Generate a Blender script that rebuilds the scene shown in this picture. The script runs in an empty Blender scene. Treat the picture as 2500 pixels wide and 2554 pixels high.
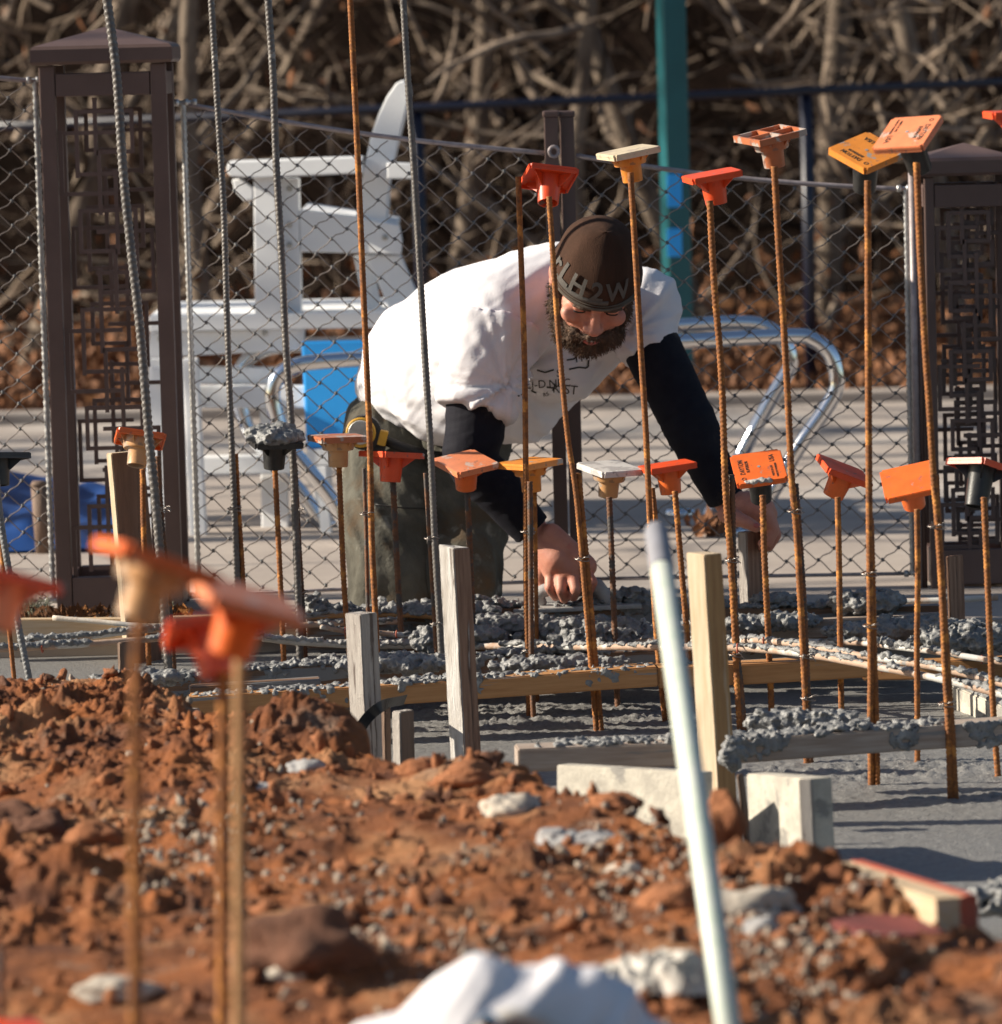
import bpy, bmesh, math, random
import numpy as np
from mathutils import Vector, Matrix, Euler, noise as mnoise
from mathutils.bvhtree import BVHTree
R = math.radians
SC = bpy.context.scene
COL = SC.collection

# ---------------------------------------------------------------- camera
PITCH, ROLL, FPX, ZC = R(5.38), R(1.5), 12500.0, 1.1
cam_d = bpy.data.cameras.new('camera'); cam = bpy.data.objects.new('camera', cam_d); COL.objects.link(cam)
FWD = Vector((0, math.cos(PITCH), -math.sin(PITCH)))
UP0 = Vector((0, math.sin(PITCH), math.cos(PITCH)))
X0 = Vector((1, 0, 0))
RIGHT = X0 * math.cos(ROLL) - UP0 * math.sin(ROLL)
UP = UP0 * math.cos(ROLL) + X0 * math.sin(ROLL)
M = Matrix((RIGHT, UP, -FWD)).transposed().to_4x4()
M.translation = Vector((0, 0, ZC))
cam.matrix_world = M
cam_d.sensor_fit = 'HORIZONTAL'; cam_d.sensor_width = 36; cam_d.lens = FPX / 2500 * 36
cam_d.clip_start = .1; cam_d.clip_end = 500
cam_d.dof.use_dof = True; cam_d.dof.focus_distance = 9.55; cam_d.dof.aperture_fstop = 6.0
SC.camera = cam
# ---------------------------------------------------------------- light
SUN_EL, SUN_AZ = R(27), R(4)      # azimuth: degrees behind the picture plane, light from the left
S = Vector((-math.cos(SUN_EL) * math.cos(SUN_AZ), math.cos(SUN_EL) * math.sin(SUN_AZ), math.sin(SUN_EL)))
W = bpy.data.worlds.new('World'); SC.world = W; W.use_nodes = True
nt = W.node_tree; sky = nt.nodes.new('ShaderNodeTexSky'); sky.sky_type = 'NISHITA'; sky.sun_disc = False
sky.sun_elevation = SUN_EL; sky.sun_rotation = math.atan2(S.x, S.y) % (2 * math.pi)
bg = nt.nodes['Background']; nt.links.new(sky.outputs[0], bg.inputs[0]); bg.inputs[1].default_value = .055
sl = bpy.data.lights.new('sun', 'SUN'); sl.energy = 5.0; sl.angle = R(.5); sl.color = (1, .90, .75)
so = bpy.data.objects.new('sun', sl); COL.objects.link(so); so.rotation_euler = S.to_track_quat('Z', 'Y').to_euler()
SC.view_settings.view_transform = 'Standard'; SC.view_settings.look = 'None'
SC.view_settings.exposure = 0.88; SC.view_settings.gamma = 1

# ---------------------------------------------------------------- helpers
def ray(px, py):
    d = FWD * FPX + RIGHT * (px - 1250) - UP * (py - 1277)
    return d
def at(px, py, D):
    d = ray(px, py); return Vector((0, 0, ZC)) + d * (D / d.y)
def hit(px, py, z):
    d = ray(px, py); return Vector((0, 0, ZC)) + d * ((z - ZC) / d.z)
def onD(px, D, z):        # world x for pixel column px at depth D, height z
    a = at(px, 1000, D); b = at(px, 2000, D); t = (z - a.z) / (b.z - a.z); return a.lerp(b, t)
def y0(px): return 100 - (px - 1250) * .026
def rnd(a, b): return random.uniform(a, b)

def vnoise(x, y, z=0.0, seed=0):
    x = np.asarray(x, float); y = np.asarray(y, float); z = np.asarray(z, float) + np.zeros_like(x)
    xi = np.floor(x).astype(np.int64); yi = np.floor(y).astype(np.int64); zi = np.floor(z).astype(np.int64)
    fx, fy, fz = x - xi, y - yi, z - zi
    fx = fx * fx * (3 - 2 * fx); fy = fy * fy * (3 - 2 * fy); fz = fz * fz * (3 - 2 * fz)
    def h(a, b, c):
        n = (a * 374761393 + b * 668265263 + c * 2147483647 + seed * 974634777) & 0xffffffff
        n = ((n ^ (n >> 13)) * 1274126177) & 0xffffffff
        n = ((n ^ (n >> 16)) * 2246822519) & 0xffffffff
        return ((n ^ (n >> 15)) & 0xffffff) / 0xffffff
    r = 0
    for a in (0, 1):
        for b in (0, 1):
            for c in (0, 1):
                r = r + h(xi + a, yi + b, zi + c) * (fx if a else 1 - fx) * (fy if b else 1 - fy) * (fz if c else 1 - fz)
    return r * 2 - 1
def fbm(x, y, z=0.0, oct=4, seed=0, ridged=False):
    s, a, t = 0, 1, 0
    for i in range(oct):
        n = vnoise(x * 2 ** i, y * 2 ** i, np.asarray(z) * 2 ** i, seed + i)
        s = s + a * ((1 - 2 * np.abs(n)) if ridged else n); t += a; a *= .5
    return s / t

def tag(o, label=None, cat=None, group=None, kind=None):
    if label: o['label'] = label
    if cat: o['category'] = cat
    if group: o['group'] = group
    if kind: o['kind'] = kind
    return o
def empty(name, loc, label, cat, group=None):
    o = bpy.data.objects.new(name, None); COL.objects.link(o); o.location = loc; o.empty_display_size = .05
    return tag(o, label, cat, group)
def link(name, me, m, parent=None, base=None, smooth=True):
    """link a mesh built in world coordinates (if base/parent given, re-based on it)"""
    me.name = name
    if m is not None and len(me.materials) == 0:
        for mm in (m if isinstance(m, (list, tuple)) else [m]): me.materials.append(mm)
    b = base if base is not None else (parent_loc(parent) if parent is not None else None)
    if b is not None: me.transform(Matrix.Translation(-Vector(b)))
    o = bpy.data.objects.new(name, me); COL.objects.link(o)
    if parent is not None:
        o.parent = parent
        if base is not None: o.location = Vector(base) - parent_loc(parent)
    elif base is not None: o.location = base
    if smooth: me.shade_smooth()
    return o
def parent_loc(p):
    v = Vector((0, 0, 0))
    while p is not None: v = v + p.location; p = p.parent
    return v
def pyd(v, f):
    me = bpy.data.meshes.new('m'); me.from_pydata([tuple(map(float, a)) for a in v], [], f); me.update(); return me
def b2m(bm):
    bmesh.ops.recalc_face_normals(bm, faces=bm.faces[:])
    me = bpy.data.meshes.new('m'); bm.to_mesh(me); bm.free(); return me
def sharp(me, ang=35):
    me.set_sharp_from_angle(angle=R(ang)); return me
def box(bm, c, s, rot=None, bev=0.0):
    """box centred at c with full sizes s, optional 3x3/4x4 rotation"""
    r = bmesh.ops.create_cube(bm, size=1.0)
    vs = r['verts']
    m = Matrix.Translation(Vector(c)) @ ((rot.to_4x4()) if rot is not None else Matrix.Identity(4)) @ Matrix.Diagonal((s[0], s[1], s[2], 1))
    bmesh.ops.transform(bm, matrix=m, verts=vs)
    if bev:
        es = list({e for v in vs for e in v.link_edges})
        bmesh.ops.bevel(bm, geom=es, offset=bev, segments=2, affect='EDGES', profile=.6)
    return vs
def frames(P):
    P = [Vector(p) for p in P]; T = []
    for i in range(len(P)):
        a = P[max(i - 1, 0)]; b = P[min(i + 1, len(P) - 1)]; T.append((b - a).normalized())
    n = T[0].orthogonal().normalized(); out = []
    for t in T:
        n = (n - t * n.dot(t))
        n = n.normalized() if n.length > 1e-6 else t.orthogonal().normalized()
        out.append((t, n, t.cross(n)))
    return out
def tube_data(P, rad, sides=8, cap=True, off=0):
    fr = frames(P); V = []; F = []
    if not hasattr(rad, '__len__'): rad = [rad] * len(P)
    for p, r, (t, n, b) in zip(P, rad, fr):
        for k in range(sides):
            a = 2 * math.pi * k / sides
            V.append(Vector(p) + (n * math.cos(a) + b * math.sin(a)) * r)
    for i in range(len(P) - 1):
        for k in range(sides):
            k2 = (k + 1) % sides
            F.append((off + i * sides + k, off + i * sides + k2, off + (i + 1) * sides + k2, off + (i + 1) * sides + k))
    if cap:
        F.append(tuple(off + k for k in reversed(range(sides))))
        F.append(tuple(off + (len(P) - 1) * sides + k for k in range(sides)))
    return V, F
class MB:
    def __init__(s): s.v = []; s.f = []
    def tube(s, P, rad, sides=8, cap=True):
        V, F = tube_data(P, rad, sides, cap, len(s.v)); s.v += V; s.f += F; return s
    def mesh(s): return pyd(s.v, s.f)
def smoothpath(P, n=8):
    P = [Vector(p) for p in P]
    if len(P) < 3: return [P[0].lerp(P[-1], i / n) for i in range(n + 1)]
    Q = [P[0] * 2 - P[1]] + P + [P[-1] * 2 - P[-2]]; out = []
    for i in range(1, len(Q) - 2):
        a, b, c, d = Q[i - 1], Q[i], Q[i + 1], Q[i + 2]
        for k in range(n):
            t = k / n
            out.append(.5 * ((2 * b) + (c - a) * t + (2 * a - 5 * b + 4 * c - d) * t * t + (3 * b - a - 3 * c + d) * t ** 3))
    out.append(P[-1]); return out
def blob_mesh(prims, voxel=.006, smooth=6, fac=.5):
    """closed primitives -> one continuous surface"""
    bm = bmesh.new()
    for p in prims:
        if p[0] == 'c':   # capsule/cone a,ra,b,rb  (round ends)
            _, a, ra, b, rb = p; a = Vector(a); b = Vector(b); L = (b - a).length
            n = max(3, int(L / .012))
            mm = []
            for i in range(-4, n + 5):
                if i < 0: t = 0; q = a - (b - a).normalized() * ra * math.sin(-i / 4 * math.pi / 2); r = ra * math.cos(-i / 4 * math.pi / 2)
                elif i > n: q = b + (b - a).normalized() * rb * math.sin((i - n) / 4 * math.pi / 2); r = rb * math.cos((i - n) / 4 * math.pi / 2)
                else: t = i / n; q = a.lerp(b, t); r = ra + (rb - ra) * t
                mm.append((q, max(r, 1e-4)))
            V, F = tube_data([m[0] for m in mm], [m[1] for m in mm], 20)
        elif p[0] == 'f':  # flat-ended tube through points
            V, F = tube_data(p[1], p[2], 24)
        elif p[0] == 'e':  # ellipsoid centre, radii, rot
            r = bmesh.ops.create_icosphere(bm, subdivisions=3, radius=1)
            m = Matrix.Translation(Vector(p[1])) @ (p[3].to_4x4() if len(p) > 3 and p[3] is not None else Matrix.Identity(4)) @ Matrix.Diagonal((*p[2], 1))
            bmesh.ops.transform(bm, matrix=m, verts=r['verts']); continue
        vs = [bm.verts.new(v) for v in V]
        for f in F:
            try: bm.faces.new([vs[k] for k in f])
            except ValueError: pass
    me = b2m(bm); o = bpy.data.objects.new('tmp', me); COL.objects.link(o)
    m = o.modifiers.new('r', 'REMESH'); m.mode = 'VOXEL'; m.voxel_size = voxel
    if smooth:
        m = o.modifiers.new('s', 'SMOOTH'); m.iterations = smooth; m.factor = fac
    dg = bpy.context.evaluated_depsgraph_get(); dg.update()
    out = bpy.data.meshes.new_from_object(o.evaluated_get(dg))
    bpy.data.objects.remove(o); return out
def coords(me):
    a = np.empty(len(me.vertices) * 3); me.vertices.foreach_get('co', a); return a.reshape(-1, 3)
def normals(me):
    a = np.empty(len(me.vertices) * 3); me.vertex_normals.foreach_get('vector', a); return a.reshape(-1, 3)
def setco(me, c): me.vertices.foreach_set('co', c.reshape(-1)); me.update()
def displace(me, fn):
    c = coords(me); n = normals(me); d = fn(c, n); setco(me, c + n * d[:, None]); return me
def text_mesh(s, size, ext=0.0, bold=0.0):
    cu = bpy.data.curves.new('t', 'FONT'); cu.body = s; cu.size = size; cu.align_x = 'CENTER'; cu.align_y = 'CENTER'
    cu.extrude = ext; cu.offset = bold; cu.resolution_u = 3
    o = bpy.data.objects.new('t', cu); COL.objects.link(o)
    dg = bpy.context.evaluated_depsgraph_get(); dg.update()
    me = bpy.data.meshes.new_from_object(o.evaluated_get(dg)); bpy.data.objects.remove(o); me.materials.clear(); return me

# ---------------------------------------------------------------- materials
def mat(name, c1, c2=None, scale=20, rough=.6, bump=.0, bscale=80, metal=0, st=(1, 1, 1), c3=None, s3=8, t3=.55, w3=.06,
        r3=None, coat=0, sub=0, lo=.35, hi=.65, det=6, c4=None, s4=30, t4=.6, rvar=0, spec=.5, bdist=.002):
    m = bpy.data.materials.new(name); m.use_nodes = True; n = m.node_tree.nodes; l = m.node_tree.links
    b = n['Principled BSDF']; b.inputs['Roughness'].default_value = rough; b.inputs['Metallic'].default_value = metal
    b.inputs['Coat Weight'].default_value = coat; b.inputs['Coat Roughness'].default_value = .2
    b.inputs['Specular IOR Level'].default_value = spec
    if sub: b.inputs['Subsurface Weight'].default_value = sub; b.inputs['Subsurface Radius'].default_value = (.012, .005, .003)
    tc = n.new('ShaderNodeTexCoord'); mp = n.new('ShaderNodeMapping'); mp.inputs['Scale'].default_value = st
    l.new(tc.outputs['Object'], mp.inputs[0])
    def nz(sc, d=det, ro=.6):
        t = n.new('ShaderNodeTexNoise'); t.inputs['Scale'].default_value = sc; t.inputs['Detail'].default_value = d
        t.inputs['Roughness'].default_value = ro; l.new(mp.outputs[0], t.inputs['Vector']); return t
    def ramp(src, a, bb):
        r = n.new('ShaderNodeMapRange'); r.inputs[1].default_value = a; r.inputs[2].default_value = bb; l.new(src, r.inputs[0]); return r
    if c2 is None: c2 = c1
    mx = n.new('ShaderNodeMix'); mx.data_type = 'RGBA'; mx.inputs[6].default_value = (*c1, 1); mx.inputs[7].default_value = (*c2, 1)
    N1 = nz(scale); r1 = ramp(N1.outputs['Fac'], lo, hi); l.new(r1.outputs[0], mx.inputs[0]); out = mx.outputs[2]
    for (cc, ss, tt) in ((c3, s3, t3), (c4, s4, t4)):
        if cc is None: continue
        N3 = nz(ss); r = ramp(N3.outputs['Fac'], tt, tt + w3)
        m2 = n.new('ShaderNodeMix'); m2.data_type = 'RGBA'; l.new(out, m2.inputs[6]); m2.inputs[7].default_value = (*cc, 1)
        l.new(r.outputs[0], m2.inputs[0]); out = m2.outputs[2]
        if r3 is not None and cc is c3:
            rr = n.new('ShaderNodeMapRange'); rr.inputs[3].default_value = rough; rr.inputs[4].default_value = r3
            l.new(r.outputs[0], rr.inputs[0]); l.new(rr.outputs[0], b.inputs['Roughness'])
    l.new(out, b.inputs['Base Color'])
    if rvar:
        rr = n.new('ShaderNodeMapRange'); rr.inputs[1].default_value = .3; rr.inputs[2].default_value = .7
        rr.inputs[3].default_value = rough; rr.inputs[4].default_value = rough + rvar
        l.new(nz(scale * .6).outputs['Fac'], rr.inputs[0]); l.new(rr.outputs[0], b.inputs['Roughness'])
    if bump:
        bp = n.new('ShaderNodeBump'); bp.inputs['Strength'].default_value = bump; bp.inputs['Distance'].default_value = bdist
        l.new(nz(bscale, 8, .65).outputs['Fac'], bp.inputs['Height']); l.new(bp.outputs[0], b.inputs['Normal'])
    return m
MT = {}
MT['rust'] = mat('rust', (.34, .12, .025), (.15, .055, .018), 90, .8, .5, 500, c3=(.50, .20, .04), s3=25, t3=.54, c4=(.12, .09, .07), s4=14, t4=.66)
MT['rustdark'] = mat('rust_dark', (.10, .05, .028), (.20, .08, .03), 60, .75, .5, 500, c3=(.07, .06, .055), s3=20, t3=.5)
MT['steel'] = mat('mill_scale_steel', (.105, .10, .10), (.17, .155, .14), 60, .42, .4, 500, metal=.35, c3=(.22, .12, .06), s3=18, t3=.66, c4=(.30, .29, .27), s4=40, t4=.62)
MT['crust'] = mat('wet_concrete', (.12, .122, .123), (.23, .23, .225), 45, .30, .9, 260, rvar=.3, spec=.6, bdist=.002, c3=(.30, .295, .28), s3=25, t3=.60, c4=(.07, .07, .07), s4=60, t4=.60)
MT['crustdry'] = mat('pale_concrete', (.40, .39, .37), (.27, .26, .25), 40, .6, .8, 200)
MT['slab'] = mat('fresh_slab', (.155, .153, .148), (.25, .245, .235), 120, .26, 1.0, 210, c3=(.27, .262, .25), s3=2.2, t3=.56, w3=.14, c4=(.10, .10, .098), s4=170, t4=.60, rvar=.3, bdist=.004, spec=.8)
MT['woodO'] = mat('wood_orange', (.46, .235, .09), (.36, .165, .055), 9, .6, .35, 60, st=(1, 14, 16), c3=(.23, .215, .20), s3=3, t3=.60, w3=.03)
MT['woodG'] = mat('wood_grey', (.40, .33, .275), (.28, .21, .165), 9, .75, .5, 60, st=(1, 14, 16), c3=(.22, .21, .20), s3=3, t3=.56, w3=.04)
MT['woodD'] = mat('wood_wet', (.20, .105, .05), (.13, .07, .04), 9, .5, .5, 60, st=(1, 14, 16), c3=(.20, .20, .195), s3=2, t3=.5, w3=.04)
MT['woodL'] = mat('wood_light', (.55, .43, .29), (.47, .33, .19), 9, .65, .35, 60, st=(1, 14, 16), c3=(.40, .39, .36), s3=2.5, t3=.6)
MT['vO'] = mat('post_orange_shaded', (.44, .24, .09), (.33, .16, .055), 9, .65, .4, 60, st=(15, 15, 1), c3=(.55, .45, .33), s3=2, t3=.6)  # orange wood deepened in colour for the shaded side of a stake
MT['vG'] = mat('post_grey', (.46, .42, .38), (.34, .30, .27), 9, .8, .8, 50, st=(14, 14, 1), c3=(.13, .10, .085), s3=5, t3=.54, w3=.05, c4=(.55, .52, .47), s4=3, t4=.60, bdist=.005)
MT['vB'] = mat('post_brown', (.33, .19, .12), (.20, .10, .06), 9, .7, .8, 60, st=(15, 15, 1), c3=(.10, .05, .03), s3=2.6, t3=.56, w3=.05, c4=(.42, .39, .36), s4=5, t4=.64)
MT['vW'] = mat('post_whitish', (.60, .58, .55), (.42, .38, .34), 9, .75, .9, 50, st=(9, 9, 1), c3=(.16, .13, .11), s3=4, t3=.54, w3=.05, bdist=.004)  # whitish with dark patches, for one face of a stake
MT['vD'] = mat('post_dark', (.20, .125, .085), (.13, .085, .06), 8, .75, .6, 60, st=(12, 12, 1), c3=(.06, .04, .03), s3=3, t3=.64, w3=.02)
MT['panel'] = mat('cement_coated_panel', (.52, .48, .40), (.36, .33, .28), 22, .75, 1, 60, c3=(.25, .235, .21), s3=16, t3=.56, bdist=.003)
MT['bar'] = mat('cream_bar', (.43, .31, .23), (.35, .22, .145), 30, .7, .4, 200, c3=(.50, .49, .46), s3=9, t3=.50, c4=(.22, .22, .21), s4=14, t4=.60)
MT['barw'] = mat('whitish_bar', (.62, .57, .49), (.5, .42, .34), 30, .7, .4, 200, c3=(.4, .39, .37), s3=9, t3=.56)
MT['red'] = mat('red_paint', (.45, .075, .035), (.34, .10, .06), 40, .7)
MT['dirt'] = mat('red_clay', (.43, .155, .056), (.15, .062, .036), 7, .95, 1.0, 170, c3=(.52, .27, .135), s3=4.3, t3=.51, w3=.16, c4=(.33, .27, .21), s4=6.3, t4=.60, det=9, bdist=.012, spec=.2)
MT['clod'] = mat('clay_clod', (.37, .155, .072), (.25, .10, .05), 20, .95, 1.0, 90, bdist=.008, spec=.2)
MT['clodd'] = mat('brown_clod', (.17, .08, .05), (.12, .06, .04), 20, .95, 1.0, 60, bdist=.008, spec=.2)
MT['stone'] = mat('pale_stone', (.50, .44, .36), (.36, .31, .26), 25, .85, .8, 80, bdist=.004)
MT['stoneg'] = mat('grey_stone', (.27, .26, .26), (.37, .36, .35), 25, .8, .8, 80, bdist=.004)
MT['brown'] = mat('brown_powder_coat', (.085, .050, .042), (.12, .074, .062), 5, .42, .1, 400, rvar=.15)
MT['wire'] = mat('net_wire', (.20, .17, .15), (.30, .25, .22), 60, .45, .2, 500, metal=.4)
MT['cable'] = mat('cable', (.36, .31, .31), (.26, .22, .22), 60, .5, .2, 500, metal=.3)
MT['rope'] = mat('steel_rope', (.55, .55, .54), (.38, .37, .36), 90, .35, .3, 500, metal=.6)
MT['ferrule'] = mat('ferrule', (.07, .08, .085), (.10, .11, .12), 60, .5)
MT['chrome'] = mat('chrome', (.80, .82, .85), (.75, .77, .80), 10, .13, metal=1)
MT['white'] = mat('white_board', (.84, .85, .86), (.78, .79, .80), 5, .45, .1, 100, c3=(.62, .60, .56), s3=3, t3=.66)
MT['blue'] = mat('blue_plastic', (.02, .33, .86), (.025, .36, .88), 6, .4)
MT['bluedk'] = mat('blue_cover', (.006, .032, .14), (.008, .05, .20), 3, .5, .3, 20)
MT['teal'] = mat('teal_paint', (.004, .075, .088), (.006, .095, .11), 6, .4)
MT['navy'] = mat('navy_rail', (.003, .005, .018), (.005, .007, .022), 6, .4)
MT['deck'] = mat('pool_deck', (.38, .325, .28), (.32, .27, .235), 5, .85, .4, 200, c3=(.42, .375, .335), s3=.9, t3=.52, w3=.1)
MT['leaf'] = mat('dry_leaf', (.27, .105, .035), (.12, .055, .028), 25, .8)
MT['litter'] = mat('leaf_litter', (.15, .068, .032), (.04, .024, .016), 9, .95, 1, 30, c3=(.40, .17, .055), s3=5, t3=.56, bdist=.03, spec=.1)
MT['hill'] = mat('hill_soil', (.007, .005, .004), (.014, .009, .007), 2, 1, .8, 6, bdist=.05, spec=0)
MT['bark'] = mat('bark', (.25, .20, .155), (.12, .09, .07), 8, .9, .8, 30, st=(3, 3, 1), bdist=.01, spec=.15)
MT['twig'] = mat('twig', (.34, .26, .19), (.10, .07, .052), 5, .85, 0)
MT['twigd'] = mat('twig_dark', (.036, .025, .018), (.02, .014, .011), 5, .9, 0, spec=.05)
MT['blackp'] = mat('black_plastic', (.010, .010, .012), (.025, .025, .024), 60, .38, .2, 300, c3=(.10, .10, .095), s3=30, t3=.68)
MT['wireb'] = mat('tie_wire', (.30, .27, .25), (.2, .17, .15), 60, .35, metal=.8)
MT['ink'] = mat('ink', (.02, .018, .016), (.05, .04, .03), 90, .7)
MT['skin'] = mat('skin', (.53, .24, .165), (.46, .18, .12), 30, .55, .55, 260, sub=.12, c3=(.50, .18, .12), s3=14, t3=.6, bdist=.0015)
MT['beanie'] = mat('knit_beanie', (.042, .021, .013), (.060, .030, .019), 40, .95, .8, 600, st=(1, 1, .15), bdist=.0015, spec=.2)
MT['band'] = mat('beanie_band', (.10, .085, .07), (.13, .11, .09), 40, .95, .6, 600, spec=.2)
MT['bletter'] = mat('beanie_lettering', (.125, .115, .105), (.095, .088, .08), 40, .95, .6, 600, spec=.2)
MT['shirt'] = mat('white_cotton', (.72, .705, .73), (.66, .645, .67), 8, .9, .35, 220, c3=(.50, .44, .38), s3=4.2, t3=.66, w3=.14, bdist=.002, spec=.25)
MT['sleeve'] = mat('black_sleeve', (.006, .006, .012), (.011, .011, .017), 30, .8, .6, 500, c3=(.07, .064, .055), s3=6, t3=.60, w3=.12, spec=.2)
MT['pants'] = mat('work_trousers', (.115, .110, .090), (.06, .056, .044), 12, .9, .8, 120, c3=(.11, .07, .04), s3=6, t3=.50, w3=.14, c4=(.28, .27, .23), s4=14, t4=.60, bdist=.003, spec=.2)
MT['beard'] = mat('beard', (.055, .031, .019), (.10, .056, .031), 60, .8, 1, 300, c3=(.26, .15, .085), s3=40, t3=.60)
MT['lip'] = mat('lip', (.42, .11, .09), (.38, .10, .09), 60, .45)
MT['eyew'] = mat('eye_white', (.6, .56, .52), rough=.2)
MT['dark'] = mat('dark', (.01, .009, .009), rough=.6)
MT['gold'] = mat('worn_yellow', (.62, .34, .03), (.5, .27, .03), 40, .5)
MT['silver'] = mat('worn_silver', (.52, .51, .48), (.40, .38, .33), 50, .4, .3, 200, metal=.5)
MT['handle'] = mat('fiberglass_handle', (.62, .65, .58), (.52, .60, .50), 3, .45, .2, 60, st=(8, 8, .6), c3=(.30, .45, .36), s3=1.6, t3=.62, w3=.08)
MT['grip'] = mat('grey_grip', (.25, .25, .28), (.20, .20, .22), 20, .6)
MT['boot'] = mat('boot', (.10, .06, .035), (.07, .04, .03), 20, .7, .5, 80)
MT['sand'] = mat('sand_pile', (.45, .27, .15), (.36, .20, .11), 20, .95, 1, 60, bdist=.008)
MT['cloth'] = mat('pale_cloth', (.56, .53, .48), (.42, .39, .35), 12, .9, .4, 150)
MT['weed'] = mat('weed', (.25, .27, .17), (.33, .33, .24), 30, .8)
def capmat(name, c, dirty=.62, cc=(.30, .29, .27), pl=.0):
    d = tuple(x * .8 for x in c)
    return mat(name, c, d, 25, .42, .15, 200, c3=cc, s3=22, t3=dirty - .035, w3=.03, coat=.1, c4=tuple(x * .45 + .05 for x in c), s4=70, t4=.62)
MT['c_red'] = capmat('cap_red_orange', (.80, .085, .018), .68)
MT['c_or'] = capmat('cap_orange', (.85, .16, .025), .68)
MT['c_pink'] = capmat('cap_faded_orange', (.78, .25, .11), .62, (.55, .40, .33))
MT['c_yel'] = capmat('cap_amber', (.78, .27, .035), .64)
MT['c_tan'] = capmat('cap_tan', (.62, .33, .14), .56, (.40, .30, .22))
MT['c_cream'] = capmat('cap_cream', (.70, .58, .40), .6, (.5, .4, .3))
MT['c_white'] = capmat('cap_white', (.70, .66, .62), .55, (.45, .42, .40))
MT['c_brn'] = capmat('cap_brown_orange', (.48, .15, .06), .56, (.40, .34, .30))
MT['grit'] = mat('grit', (.36, .29, .22), (.22, .18, .15), 60, .9)
MT['vL'] = mat('post_pale_lit', (.60, .49, .35), (.50, .37, .23), 9, .7, .4, 60, st=(15, 15, 1), c3=(.45, .42, .37), s3=2, t3=.62)  # paler wood, sunlight on a stake's left side put into the colour
MT['rustp'] = mat('rust_pale', (.44, .25, .11), (.33, .17, .07), 60, .8, .5, 300)
MT['maroon'] = mat('maroon_stain', (.20, .035, .025), (.13, .03, .025), 14, .8, .6, 60)

# ================================================================ THE GROUND
ZD, ZS, ZU = -.10, -.215, -.126
def sheet(name, x0, x1, ya, yb, z, m, th=0.0):
    bm = bmesh.new(); box(bm, ((x0 + x1) / 2, (ya + yb) / 2, z - th / 2 if th else z - .0005), (x1 - x0, yb - ya, th or .001)); me = b2m(bm)
    return tag(link(name, me, m, smooth=False), kind='structure')
sheet('ground', -120, 120, -40, 150, -.72, MT['hill'])
sheet('pool_deck', -18, 18, 10.13, 16.2, ZD, MT['deck'], .6)
sheet('woodland_floor', -40, 40, 16.2, 24, ZD - .01, MT['litter'], .6)
# wooded slope that closes the view
def hill():
    nx, ny = 90, 34; v = []; f = []
    for j in range(ny):
        for i in range(nx):
            x = -45 + 90 * i / (nx - 1); y = 21.5 + 34 * j / (ny - 1)
            t = max(0, (y - 22) / 22); z = ZD - .05 + 8.5 * t * t * (3 - 2 * t) if t < 1 else ZD + 8.45
            v.append((x, y, z + .25 * math.sin(x * .7 + y) * min(1, t * 6)))
    for j in range(ny - 1):
        for i in range(nx - 1): a = j * nx + i; f.append((a, a + 1, a + nx + 1, a + nx))
    return tag(link('hillside', pyd(v, f), MT['hill']), kind='structure')
hill()
# kerb between deck and litter
bm = bmesh.new(); box(bm, (0, 16.28, ZD + .0), (34, .16, .07), bev=.01); tag(link('kerb', b2m(bm), MT['deck'], smooth=False), kind='structure')

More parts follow.
